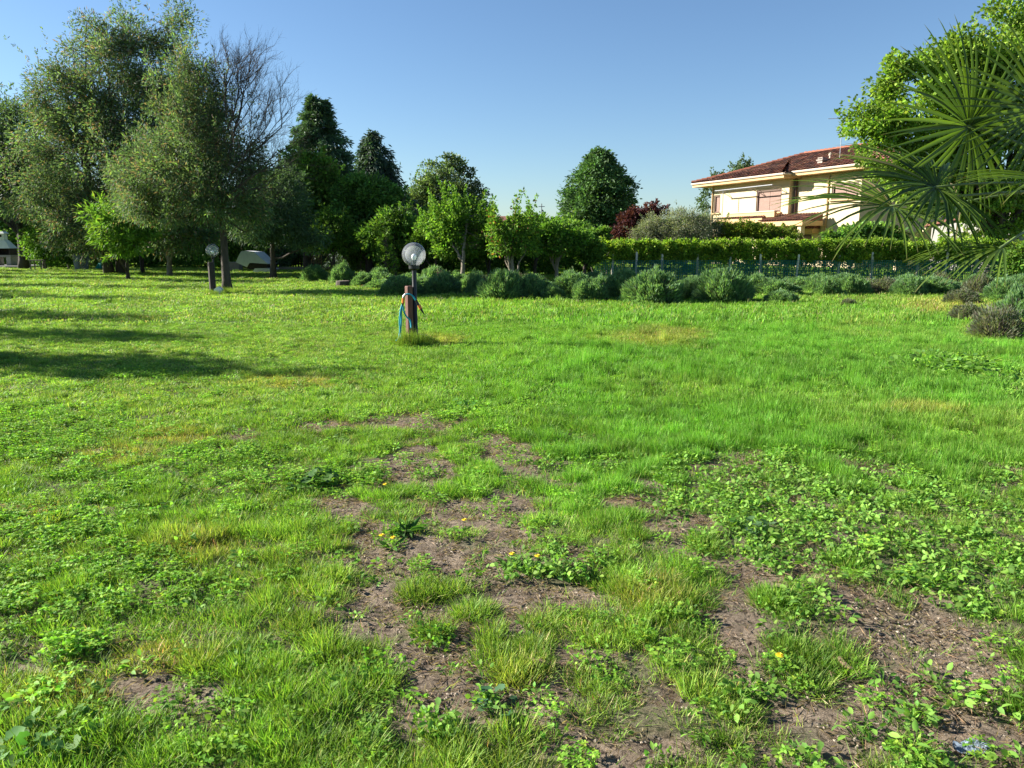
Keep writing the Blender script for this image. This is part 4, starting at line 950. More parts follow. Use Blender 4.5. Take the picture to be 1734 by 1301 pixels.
# ================================================================== TREES
AC = ((0.105, 0.16, 0.09), (0.14, 0.20, 0.115), (0.07, 0.115, 0.075), (0.24, 0.165, 0.115), (0.165, 0.25, 0.07))
AW = (4, 3, 2, 1.5, 1.4)
GD = ((0.093, 0.189, 0.046), (0.135, 0.250, 0.062), (0.189, 0.333, 0.074))
GM = ((0.096, 0.192, 0.036), (0.132, 0.240, 0.043), (0.180, 0.288, 0.048))
GB = ((0.120, 0.232, 0.034), (0.163, 0.284, 0.043), (0.086, 0.172, 0.030), (0.206, 0.301, 0.052))
ac = dict(L=0.17, Wd=0.035, mat='leaf', squash=0.75, droop=0.25, shoot_spread=0.45)
ac1 = {**ac, 'L': .13, 'Wd': .03}
t1 = tree('acacia_tree', 'tall acacia with forked trunk on the lawn beside a globe lamp, bare branches at right', G(385, 494), lobes_px([(372, 300, 56, 66), (330, 235, 66, 62), (395, 362, 50, 36, .6), (285, 325, 80, 56, .6), (415, 280, 32, 40), (345, 160, 30, 50), (240, 300, 60, 60, 1.5), (300, 150, 40, 60), (360, 220, 44, 44)], 24.2),
     AC, AW, 11, trunk_r=0.125, tk=0.05, fork=.75, n_clumps=230, n_leaf=230, rad=0.50, shoots=360, shoot_len=1.1, shoot_leaves=40, limbs=22, group='acacia trees at left', **ac1)
# its leafless side
def bare_branches(root, base, starts, seed, gens=4):
    r = np.random.default_rng(seed); mb = MB()
    def grow(p, d, ln, rad, g):
        n = 5; pts = [p]; 
        for k in range(n):
            d = unit(d + 0.13 * r.normal(size=3) + np.array([0.01, 0, 0.05])); pts.append(pts[-1] + d * ln / n)
        mb.tube(pts, list(np.linspace(rad, rad * .45, n + 1)), 4 if g > 1 else 3, cap=False)
        if g == 0: return
        for k in range(r.integers(4, 7)):
            t = r.integers(1, n + 1); nd = unit(d + 0.5 * r.normal(size=3) + [0.12, 0, 0.22]); grow(pts[t], nd, ln * r.uniform(.45, .72), rad * .5, g - 1)
    for s, e, rad in starts:
        s = np.array(s) - base; e = np.array(e) - base; grow(s, unit(e - s), float(np.linalg.norm(e - s)) * .8, rad, gens)
    mb.build('bare_branches', M['bark'], root, kind='stuff')
tb = np.array(t1.location)
bare_branches(t1, tb, [(P(388, 300, 23.6), P(480, 205, 23.2), .032), (P(388, 260, 23.6), P(450, 150, 23.9), .032), (P(385, 220, 23.6), P(412, 110, 23.6), .032), (P(392, 330, 23.6), P(480, 260, 24.2), .03), (P(384, 200, 23.6), P(372, 90, 23.3), .028), (P(388, 280, 23.6), P(440, 130, 23.8), .03), (P(388, 300, 23.6), P(470, 170, 24), .03), (P(388, 340, 23.6), P(485, 305, 24), .028), (P(388, 330, 23.6), P(490, 235, 23.4), .028)], 5)
tree('acacia_tree', 'broad feathery acacia behind the first, its thin top reaching the upper edge', P(205, 447, 40) * [1, 1, 0], lobes_px([(200, 140, 90, 62), (125, 175, 62, 60), (240, 230, 100, 90), (160, 290, 95, 70), (230, 340, 100, 60), (310, 330, 80, 70), (190, 50, 45, 40), (125, 75, 40, 22), (260, 50, 50, 40), (300, 40, 26, 34), (95, 240, 50, 60), (60, 180, 25, 14), (330, 260, 60, 60), (260, 110, 60, 60), (310, 180, 60, 60), (280, 250, 70, 60), (160, 380, 80, 50), (60, 300, 60, 70)], 39),
     AC, AW, 12, trunk_r=0.19, tk=.5, n_clumps=520, n_leaf=300, rad=0.75, shoots=420, shoot_len=2.0, shoot_leaves=34, limbs=26, trunks=2, group='acacia trees at left', **{**ac, 'L': .17, 'Wd': .05})
tree('acacia_tree', 'leftmost grey-green acacia over the barbecue corner', P(40, 445, 47) * [1, 1, 0], lobes_px([(55, 240, 60, 60), (25, 300, 50, 60), (80, 330, 60, 60), (20, 200, 25, 30), (-40, 260, 60, 90)], 47),
     AC[:3] + ((0.09, 0.14, 0.05),), (3, 3, 2, 2), 13, trunk_r=0.25, n_clumps=220, n_leaf=170, rad=0.85, shoots=110, shoot_len=1.4, limbs=16, group='acacia trees at left', **{**ac, 'L': .26, 'Wd': .07})
tree('acacia_tree', 'small low acacia with pale slanting trunk in front of the dark shrubs', P(287, 458, 37) * [1, 1, 0], lobes_px([(300, 395, 75, 30), (350, 370, 50, 35), (250, 380, 60, 35), (290, 360, 60, 40)], 36),
     AC, AW, 14, trunk_r=0.12, n_clumps=90, n_leaf=150, rad=0.6, shoots=60, shoot_len=0.9, limbs=12, bark='bark_pale', group='acacia trees at left', **{**ac, 'L': .22, 'Wd': .05})
tree('leafy_sapling', 'bright fresh green sapling with long arching leaves in front of the acacias', P(215, 450, 33) * [1, 1, 0], lobes_px([(200, 390, 40, 28), (165, 368, 16, 14), (230, 400, 30, 24), (190, 415, 30, 14), (250, 385, 20, 20)], 32),
     GB, (3, 3, 2, 1), 15, trunk_r=0.07, n_clumps=46, n_leaf=90, rad=0.4, shoots=60, shoot_len=0.9, L=0.24, Wd=0.06, shoot_spread=0.7, droop=.3)
tree('dense_shrub', 'dense upright green shrub between the barbecue and the dark bin', P(75, 447, 46) * [1, 1, 0], lobes_px([(72, 400, 26, 40), (95, 385, 30, 50), (110, 420, 20, 24)], 46), GM, (3, 3, 1), 16, cat='shrub', trunk_r=0.1, n_clumps=80, n_leaf=110, rad=0.55, L=.16, Wd=.10, shoots=20)
tree('small_shrub', 'small yellowish leafed shrub beside the grey bin', P(116, 450, 47) * [1, 1, 0], lobes_px([(115, 425, 11, 20), (124, 410, 10, 10)], 47), GB, (3, 2, 2, 1), 17, cat='shrub', trunk_r=0.05, n_clumps=18, n_leaf=60, rad=0.35, L=.14, Wd=.09, shoots=12)
conifer('tall_conifer', 'tallest conifer with a rounded tip, left of the second conifer', P(548, 440, 47) * [1, 1, 0], P(548, 166, 47)[2], 3.1, ((0.070, 0.133, 0.063), (0.098, 0.175, 0.077), (0.056, 0.098, 0.056)), (3, 2, 2), 31, profile=lambda t: min(1, (1 - t) * 1.7 + .05) ** .85, n_br=330, n_leaf=120, L=.30, Wd=.08)
conifer('dark_conifer', 'narrow dark conifer with ragged drooping branches, second tallest', P(640, 440, 43) * [1, 1, 0], P(626, 222, 43)[2], 4.7, ((0.053, 0.091, 0.056), (0.070, 0.119, 0.067), (0.042, 0.070, 0.049)), (3, 2, 2), 32, profile=lambda t: (1 - t) ** .95 * .95 + .04, n_br=230, n_leaf=130, L=.26, Wd=.07, droop=.8, up=-.05)
conifer('broad_conifer', 'broad egg-shaped dark green conifer standing alone left of the house', P(1012, 430, 45) * [1, 1, 0], P(1012, 260, 45)[2], 2.75, ((0.084, 0.168, 0.056), (0.119, 0.224, 0.070), (0.063, 0.119, 0.049)), (3, 3, 2), 33, profile=lambda t: min(1.0, 1.35 * max(0, 1 - t) ** .62) * (0.85 + .15 * math.cos(t * 9)), n_br=420, n_leaf=150, L=.22, Wd=.085, droop=.15, up=.25, spread=.22)
tree('round_tree', 'round-topped dark tree between the conifers and the fruit trees', P(752, 440, 50) * [1, 1, 0], lobes_px([(752, 305, 50, 36), (715, 335, 30, 30), (795, 335, 35, 30), (752, 350, 60, 40), (735, 380, 50, 40)], 50), ((0.112, 0.168, 0.063), (0.154, 0.217, 0.077), (0.084, 0.126, 0.056)), (3, 2, 2), 34, trunk_r=.25, n_clumps=190, n_leaf=150, rad=.6, L=.17, Wd=.11, shoots=30, shoot_len=.5, shoot_spread=.8, mat='leaf_dark')
tree('broadleaf_tree', 'leafy tree with yellowish green top below the tallest conifer', P(520, 445, 39) * [1, 1, 0], lobes_px([(520, 300, 45, 40), (545, 330, 45, 40), (500, 350, 45, 40), (560, 380, 40, 40)], 38), GM + ((0.13, 0.17, 0.03),), (3, 3, 2, 2), 35, trunk_r=.2, n_clumps=150, n_leaf=140, rad=.5, L=.17, Wd=.11, shoots=50, shoot_len=.6)
tree('broadleaf_tree', 'dark glossy leaved tree in front of the ragged conifer', P(625, 445, 37) * [1, 1, 0], lobes_px([(612, 325, 38, 30), (640, 340, 34, 34), (600, 370, 36, 36), (650, 385, 34, 34), (615, 400, 40, 30)], 37), GD + ((0.09, 0.14, 0.03),), (4, 3, 2, 1), 36, trunk_r=.18, n_clumps=160, n_leaf=140, rad=.45, L=.17, Wd=.11, shoots=40, shoot_len=.5)
tree('feathery_tree', 'grey-green fine leaved tree right of the acacia trunk over the covered boat', P(462, 450, 34) * [1, 1, 0], lobes_px([(462, 330, 45, 50), (430, 370, 40, 34), (490, 375, 42, 38), (455, 382, 55, 28), (520, 395, 30, 30)], 33), ((0.084, 0.140, 0.077), (0.112, 0.175, 0.091), (0.070, 0.112, 0.063)), (3, 2, 2), 37, trunk_r=.13, n_clumps=150, n_leaf=150, rad=.5, shoots=70, shoot_len=.8, **{**ac, 'L': .2, 'Wd': .04})
tree('small_tree', 'low light green tree under the tall conifer', P(565, 447, 35) * [1, 1, 0], lobes_px([(565, 385, 30, 26), (590, 400, 22, 22), (540, 405, 22, 20)], 35), GM, (2, 3, 2), 38, trunk_r=.08, n_clumps=50, n_leaf=110, rad=.4, L=.15, Wd=.10, shoots=24, shoot_len=.5)
tree('small_tree', 'round bushy green tree just left of the hose lamp globe', P(668, 447, 34) * [1, 1, 0], lobes_px([(668, 380, 30, 22), (690, 400, 26, 26), (645, 405, 26, 26)], 34), GM, (3, 2, 1), 39, trunk_r=.09, n_clumps=60, n_leaf=110, rad=.4, L=.15, Wd=.09, shoots=24, shoot_len=.5)
tree('dark_shrub', 'dark green shrub directly behind the hose lamp globe', P(715, 448, 35) * [1, 1, 0], lobes_px([(715, 400, 34, 34), (745, 410, 30, 30), (690, 420, 30, 22)], 35), GD, (3, 2, 1), 40, cat='shrub', trunk_r=.08, n_clumps=80, n_leaf=120, rad=.42, L=.14, Wd=.09, shoots=20, shoot_len=.4)
tree('fruit_tree', 'bright green fruit tree with many upright shoots right of the hose lamp', P(783, 448, 30) * [1, 1, 0], lobes_px([(765, 370, 36, 28), (805, 365, 34, 30), (780, 400, 50, 20), (830, 400, 22, 20), (770, 420, 34, 10), (812, 418, 34, 11)], 31), GB, (3, 3, 2, 1), 41, group='fruit trees beyond the lavender', trunk_r=.09, n_clumps=90, n_leaf=120, rad=.36, L=.13, Wd=.075, shoots=90, shoot_len=1.0, shoot_spread=.25, shoot_leaves=40, bark='bark_pale')
tree('fruit_tree', 'open fruit tree with forked pale trunk and red-tipped shoots', P(868, 450, 29) * [1, 1, 0], lobes_px([(860, 385, 30, 20), (885, 380, 24, 20), (872, 410, 34, 14), (845, 375, 12, 16), (850, 420, 26, 9), (892, 420, 28, 10)], 29), GB + ((0.26, 0.11, 0.06),), (3, 3, 2, 1, .5), 42, group='fruit trees beyond the lavender', trunk_r=.08, n_clumps=46, n_leaf=90, rad=.3, L=.12, Wd=.07, shoots=60, shoot_len=.9, shoot_spread=.2, shoot_leaves=34, bark='bark_pale')
tree('fruit_tree', 'spreading bright green fruit tree with low crown left of the dark conifer', P(943, 450, 30) * [1, 1, 0], lobes_px([(930, 398, 34, 18), (965, 400, 30, 18), (910, 405, 20, 18), (945, 415, 44, 14)], 30), GB, (3, 2, 3, .6), 43, group='fruit trees beyond the lavender', trunk_r=.08, n_clumps=80, n_leaf=120, rad=.34, L=.12, Wd=.075, shoots=36, shoot_len=.45, bark='bark_pale')
tree('fruit_tree', 'rounded mid green fruit tree touching the end of the clipped hedge', P(990, 450, 31) * [1, 1, 0], lobes_px([(985, 418, 26, 20), (1003, 428, 16, 16)], 31), GM, (3, 2, 1), 44, group='fruit trees beyond the lavender', trunk_r=.06, n_clumps=50, n_leaf=110, rad=.32, L=.11, Wd=.07, shoots=14, shoot_len=.35)
tree('green_bush', 'bright leafy bush between the dark shrub and the first fruit tree', P(738, 446, 33) * [1, 1, 0], lobes_px([(738, 390, 30, 28), (722, 410, 24, 20), (755, 415, 24, 18)], 33), GM, (2, 3, 2), 53, cat='shrub', trunk_r=.06, n_clumps=60, n_leaf=110, rad=.36, L=.13, Wd=.08, shoots=30, shoot_len=.5)
tree('green_bush', 'rounded mid green bush between the two taller fruit trees', P(828, 446, 34) * [1, 1, 0], lobes_px([(828, 395, 28, 26), (850, 410, 24, 20), (812, 415, 22, 18)], 34), GM, (2, 3, 2), 54, cat='shrub', trunk_r=.06, n_clumps=60, n_leaf=110, rad=.36, L=.13, Wd=.08, shoots=30, shoot_len=.5)
tree('green_bush', 'dense green bush filling in behind the spreading fruit tree', P(905, 446, 34) * [1, 1, 0], lobes_px([(905, 390, 30, 22), (930, 388, 26, 16), (960, 395, 34, 18)], 34), GM, (2, 3, 2), 55, cat='shrub', trunk_r=.06, n_clumps=70, n_leaf=110, rad=.36, L=.13, Wd=.08, shoots=30, shoot_len=.5)
tree('purple_tree', 'dark purple leaved tree between the broad conifer and the olives', P(1075, 440, 40) * [1, 1, 0], lobes_px([(1068, 388, 26, 22), (1102, 358, 22, 9), (1085, 370, 24, 14), (1060, 400, 20, 10)], 40), ((0.07, 0.022, 0.028), (0.10, 0.035, 0.035), (0.05, 0.018, 0.022)), (3, 2, 2), 45, trunk_r=.1, n_clumps=70, n_leaf=110, rad=.36, L=.13, Wd=.09, shoots=24, shoot_len=.4)
OL = ((0.17, 0.20, 0.13), (0.23, 0.25, 0.17), (0.11, 0.13, 0.08), (0.28, 0.27, 0.20))
tree('olive_tree', 'silvery green olive tree beside the purple tree', P(1108, 440, 37.5) * [1, 1, 0], lobes_px([(1108, 385, 26, 20), (1098, 398, 24, 14), (1128, 395, 20, 18)], 37.5), OL, (3, 2, 2, 1), 46, group='olive trees behind the hedge', trunk_r=.1, n_clumps=60, n_leaf=170, rad=.34, L=.10, Wd=.026, shoots=50, shoot_len=.45, shoot_spread=.5, bark='bark_pale')
tree('olive_tree', 'largest grey olive tree with bare twigs low down, left of the house', P(1160, 440, 37) * [1, 1, 0], lobes_px([(1155, 378, 36, 20), (1185, 385, 34, 22), (1140, 395, 26, 18), (1200, 395, 24, 16)], 37), OL, (2, 3, 2, 2), 47, group='olive trees behind the hedge', trunk_r=.12, n_clumps=90, n_leaf=170, rad=.36, L=.10, Wd=.026, shoots=80, shoot_len=.5, shoot_spread=.5, bark='bark_pale')
tree('yellow_shrub', 'yellow-green spreading shrub below the porch of the house', P(1275, 430, 37) * [1, 1, 0], lobes_px([(1240, 395, 28, 14), (1275, 392, 40, 12), (1320, 398, 34, 11), (1225, 380, 14, 8)], 37), ((0.12, 0.19, 0.02), (0.17, 0.22, 0.025), (0.08, 0.13, 0.02), (0.16, 0.07, 0.03)), (3, 3, 2, .5), 48, cat='shrub', trunk_r=.07, n_clumps=110, n_leaf=110, rad=.28, L=.12, Wd=.06, shoots=30, shoot_len=.3)
tree('broadleaf_shrub', 'dark large-leaved shrub against the house under its right window', P(1440, 430, 39) * [1, 1, 0], lobes_px([(1430, 398, 30, 14), (1470, 396, 40, 18), (1500, 402, 30, 12)], 39), GD + ((0.08, 0.13, 0.03),), (3, 2, 2, 1), 49, cat='shrub', trunk_r=.07, n_clumps=80, n_leaf=90, rad=.34, L=.2, Wd=.13, shoots=10, shoot_len=.3)
tree('maple_tree', 'big light green broadleaf tree behind the palm at the right edge', P(1690, 430, 37) * [1, 1, 0], lobes_px([(1555, 190, 80, 66), (1485, 205, 44, 36), (1500, 260, 50, 40), (1640, 130, 66, 56), (1700, 60, 40, 56), (1760, 90, 80, 110), (1600, 270, 80, 60), (1690, 250, 90, 90), (1560, 310, 60, 40), (1700, 350, 70, 50), (1640, 330, 60, 40), (1520, 130, 34, 30), (1580, 110, 40, 34), (1630, 85, 34, 34), (1800, 250, 90, 130), (1650, 400, 50, 20)], 37),
     ((0.17, 0.28, 0.04), (0.22, 0.33, 0.05), (0.12, 0.21, 0.035), (0.27, 0.36, 0.06)), (3, 3, 2, 1), 50, trunk_r=.3, n_clumps=560, n_leaf=140, rad=.62, L=.19, Wd=.13, shoots=150, shoot_len=.9, limbs=26, shoot_spread=.6)
tree('right_shrub', 'bushy shrub at the right frame edge below the palm fronds', P(1722, 462, 30) * [1, 1, 0], lobes_px([(1722, 440, 24, 20), (1750, 430, 30, 30)], 30), GM, (3, 2, 2), 51, cat='shrub', trunk_r=.05, n_clumps=40, n_leaf=110, rad=.32, L=.12, Wd=.08, shoots=14, shoot_len=.3)
tree('far_tree', 'thin far treetop showing above the left slope of the house roof', P(1240, 420, 72) * [1, 1, 0], lobes_px([(1235, 300, 26, 10), (1255, 292, 16, 12), (1215, 320, 20, 14), (1193, 345, 6, 24)], 72), ((0.07, 0.11, 0.05), (0.09, 0.13, 0.06)), (1, 1), 52, trunk_r=.25, n_clumps=60, n_leaf=50, rad=.7, L=.25, Wd=.14, shoots=30, shoot_len=1.0)
for i, (px, py, rx, ry, Yd, lab) in enumerate([(30, 400, 50, 40, 56, 'dark tree behind the barbecue corner'), (150, 400, 40, 40, 52, 'dark leafy tree behind the grey bin'), (380, 410, 50, 30, 46, 'dark bush behind the acacia trunk and its lamp'), (255, 400, 50, 40, 50, 'dark bush filling the gap behind the pale slanting trunk')]):
    tree('dark_tree', lab, P(px, 440, Yd) * [1, 1, 0], lobes_px([(px, py, rx, ry), (px + rx * .6, py - ry * .3, rx * .6, ry * .6)], Yd), GD, (3, 2, 1), 60 + i, group='dark trees behind the acacias', trunk_r=.15, n_clumps=70, n_leaf=100, rad=.7, L=.2, Wd=.13, shoots=10)
# dark boundary hedges behind everything
hxa, hxb = P(-260, 440, 56)[0], P(640, 440, 56)[0]
hedge('tall_hedge', 'tall dark boundary hedge behind all the trees at left', hxa, hxb, 56, 0.1, 3.4, 1.8, 60000, GD, (4, 2, 1), .2, .13, wob=.4, stems=False)
hedge('tall_hedge', 'dark green boundary hedge between the hose lamp and the broad conifer', P(600, 440, 40)[0], P(1020, 440, 40)[0], 38, 0.05, 2.15, 1.6, 52000, GM, (4, 3, 2), .15, .10, wob=.3, stems=False)
hedge('tall_hedge', 'distant hedge line behind the olives and the purple tree', P(900, 440, 62)[0], P(1230, 440, 62)[0], 62, 0.1, 3.2, 1.8, 22000, GD, (4, 2, 1), .2, .13, wob=.4, stems=False)
hedge('dark_undergrowth', 'dark leafy undergrowth closing the gaps between the acacia trunks', P(60, 440, 49)[0], P(640, 440, 49)[0], 49, 0.0, 2.3, 1.4, 42000, GD, (4, 2, 1), .17, .11, wob=.35, stems=False, cat='undergrowth')
# slender sapling and dead stalks among the lavender
sg = G(655, 478); sap = conifer('slender_sapling', 'slender pointed light green sapling left of the hose lamp', sg, P(655, 388, sg[1])[2], .42, GB, (3, 2, 1, 2), 71, profile=lambda t: (1 - t) ** .8 + .1, n_br=60, n_leaf=26, L=.11, Wd=.035, droop=.1, up=.5, spread=.07, tr=.025, cat='sapling', mat='leaf')
for i, (px, by, ty) in enumerate([(742, 492, 452), (672, 470, 432), (585, 470, 428), (612, 470, 440)]):
    g0 = G(px, by); r = np.random.default_rng(80 + i); hgt_ = P(px, ty, g0[1])[2]; ds = empty('dead_shrub', g0, ['dry brown twiggy stalk right of the hose lamp', 'dead brown twigs beside the slender sapling', 'reddish dry twigs above the left lavender bushes', 'leafless twig plant between sapling and left lavender bushes'][i], 'dead plant'); mb = MB()
    mb.tube([(0, 0, 0), (0, 0, hgt_ * .9)], [.014, .006], 4)
    for k in range(34):
        z = hgt_ * r.uniform(.1, .95); a = r.uniform(0, 6.28); l = .32 * (1.2 - z / hgt_); mb.tube([(0, 0, z), (math.cos(a) * l, math.sin(a) * l, z + l * .7)], [.006, .003], 3, cap=False)
    mb.build('stalks', surf('dead_stalks', (.17, .10, .07), .9, .4), ds)
# trees outside the frame at left whose shadows stripe the lawn
for i, (x, y, h, w) in enumerate([(-23, 19.2, 8.2, .75), (-24.5, 24.2, 8.6, .8), (-28.5, 30.5, 9.5, .8), (-31.5, 36.5, 9.5, .8), (-13.2, 11.4, 5.2, .45), (-38, 45, 10.5, .8), (-18, 15.2, 6.6, .7), (-30, 27.2, 8, .5), (-36, 41, 9.5, .6)]):
    tree('columnar_tree', f'narrow tree at the left lawn edge outside the picture, {["first","second","third","fourth","fifth","sixth","seventh","eighth","ninth"][i]} one counted', (x, y, 0), [(x, y, h * .6, w, w, h * .4), (x + .3, y, h * .3, w * 1.1, w * 1.1, h * .22)], GD, (3, 2, 1), 90 + i, group='trees left of the frame', trunk_r=.12, n_clumps=60, n_leaf=46, rad=.7, L=.22, Wd=.13, shoots=20, limbs=5, twigs=False)

# ================================================================== LEFT BACKGROUND THINGS
bq = empty('barbecue', P(8, 436, 50) * [1, 1, 0], 'white masonry garden barbecue with hooded chimney at the far left', 'barbecue'); kb = 50 / F0
for xx in (-.48, .48): MB().box((xx, 0, .35), (.28, .8, .7)).build('plinth', M['concrete'], bq)
MB().box((0, 0, .74), (1.35, .85, .12)).build('hearth', M['wall_grey'], bq)
MB().box((0, .35, 1.05), (1.2, .1, .5)).box((-.58, 0, 1.0), (.08, .75, .4)).box((.58, 0, 1.0), (.08, .75, .4)).build('firebox', M['dark_wood'], bq)
MB().hexa([(-.66, -.42, 1.22), (.66, -.42, 1.22), (.66, .42, 1.22), (-.66, .42, 1.22), (-.24, -.2, 1.75), (.24, -.2, 1.75), (.24, .2, 1.75), (-.24, .2, 1.75)]).build('hood', M['white'], bq)
MB().box((0, 0, 1.95), (.42, .36, .4)).hexa([(-.3, -.26, 2.15), (.3, -.26, 2.15), (.3, .26, 2.15), (-.3, .26, 2.15), (-.16, -.16, 2.28), (.16, -.16, 2.28), (.16, .16, 2.28), (-.16, .16, 2.28)]).build('chimney', M['white'], bq)
MB().box((0, -.19, 2.0), (.14, .02, .14)).build('chimney_opening', M['dark_wood'], bq)
a, b = P(-60, 440, 49), P(58, 440, 49)
tag(MB().box(((a[0] + b[0]) / 2, 50, .06), (b[0] - a[0], 3.6, .16)).build('terrace', M['paving']), kind='structure')
gb = P(137, 440, 45) * [1, 1, 0]; bn = empty('garbage_bin', gb, 'tall grey lidded bin on the far lawn edge under the acacias', 'bin')
MB().lathe([(.32, 0), (.36, .03), (.42, .82), (.45, .83), (.45, .88)], n=20).build('body', M['bin'], bn, smooth=False); MB().lathe([(.46, .88), (.46, .91), (.2, .98), (0, .99)], n=20).build('lid', M['black'], bn)
cl = empty('green_cover', G(176, 456), 'teal green cloth draped over a stake near the acacia trunks', 'cloth')
r = np.random.default_rng(3); V = []; F = []
for j in range(9):
    t = j / 8
    for k in range(20):
        an_ = 2 * math.pi * k / 20; rr = (.06 + .30 * (1 - t) ** 1.4) * (1 + .22 * math.sin(an_ * 4 + t)); V.append((rr * math.cos(an_) - .12 * (1 - t), rr * math.sin(an_), .8 * t))
for j in range(8):
    for k in range(20): F.append((j * 20 + k, j * 20 + (k + 1) % 20, (j + 1) * 20 + (k + 1) % 20, (j + 1) * 20 + k))
MB().add(V, F).build('cloth', M['teal'], cl, smooth=True); MB().tube([(0, 0, 0), (.1, 0, .95)], .025, 6).build('stake', M['wood_grey'], cl)
tb_ = empty('garden_table', P(63, 440, 44.5) * [1, 1, 0], 'low weathered table in front of the dense shrub', 'table')
MB().box((0, 0, .58), (.7, .5, .05)).build('tabletop', M['wood_grey'], tb_)
for sx in (-.3, .3):
    for sy in (-.2, .2): MB().box((sx, sy, .28), (.05, .05, .555)).build('leg', M['wood_grey'], tb_)
# covered boat-like shape
gw = G(440, 462); kw = gw[1] / F0; cw = empty('covered_trailer', gw, 'grey-white tarpaulin cover slumped over a small trailer under the trees', 'trailer')
def cz(zx, zy): return ((300 + zx / 5.78 - 440) * kw, (462 - (380 + zy / 5.78)) * kw)
def prism(poly, d0, d1, pinch=0.9):
    n = len(poly); V = [(x, d0, max(z, 0)) for x, z in poly] + [(x * pinch, d1, max(z * .97, 0)) for x, z in poly]
    return V, [tuple(range(n)), tuple(range(2 * n - 1, n - 1, -1))] + [(k, n + k, n + (k + 1) % n, (k + 1) % n) for k in range(n)]
MB().add(*prism([cz(615, 372), cz(640, 320), cz(672, 268), cz(715, 262), cz(792, 272), cz(850, 325), cz(922, 388), cz(830, 382), cz(742, 376), cz(715, 418)], -.5, 1.2)).build('tarpaulin', M['tarp'], cw)
MB().add(*prism([cz(668, 418), cz(742, 380), cz(905, 392), cz(890, 440), cz(745, 440)], -.42, 1.1)).build('underside', M['dark_wood'], cw)
MB().add(*prism([cz(765, 462), cz(790, 430), cz(900, 428), cz(962, 440), cz(930, 470), cz(790, 474)], -.46, 1.0)).build('hull', M['white'], cw)
tag(MB().box((0, 0, .22), (.75, .6, .44)).box((0, 0, .47), (.8, .65, .06)).build('grey_crate', M['wall_grey'], loc=G(397, 459)), 'grey lidded box on the grass between trunk and covered trailer', 'box')
kx0, kx1 = P(455, 449, 45)[0], P(610, 449, 45)[0]
tag(MB().box(((kx0 + kx1) / 2, 45, .1), (kx1 - kx0, .2, .2)).build('low_kerb', M['concrete']), kind='structure')
tr_ = empty('cane_trellis', P(536, 447, 44) * [1, 1, 0], 'reddish cane trellis panel standing among the dark shrubs', 'trellis')
k = 44 / F0
for i in range(7): MB().tube([(-.28 + i * .095, 0, 0), (-.28 + i * .095, 0, .92)], .018, 5).build('cane', M['bamboo'], tr_)
for i in range(5): MB().tube([(-.3, -.02, .12 + i * .18), (.32, -.02, .12 + i * .18)], .014, 5).build('crossbar', M['bamboo'], tr_)
# dark stake fence behind the left shrubs
df = empty('stake_fence', (P(455, 445, 46)[0], 46, 0), 'dark wooden stake fence in the shade behind the covered trailer', 'fence')
Ld = P(625, 445, 46)[0] - P(455, 445, 46)[0]
sm_ = MB().box((0, 0, .62), (.09, .05, 1.24)).mesh('stake', M['dark_wood'])
for i in range(int(Ld / .16)): o = link('stake', sm_, df, (i * .16, 0, 0)); o.scale = (1, 1, .9 + .2 * rl.random())
for z in (.35, .95): MB().box((Ld / 2, .06, z), (Ld, .04, .08)).build('rail', M['dark_wood'], df)
stg = G(581, 485)
stm = empty('tree_stump', stg, 'short cut tree stump with pale top beside the left lavender bushes', 'stump')
MB().lathe([(.30, -.02), (.27, .05), (.25, .17), (.235, .2)], n=14).build('bark', M['bark'], stm); MB().lathe([(.235, .2), (.0, .203)], n=14).build('cut_face', M['wood_grey'], stm)

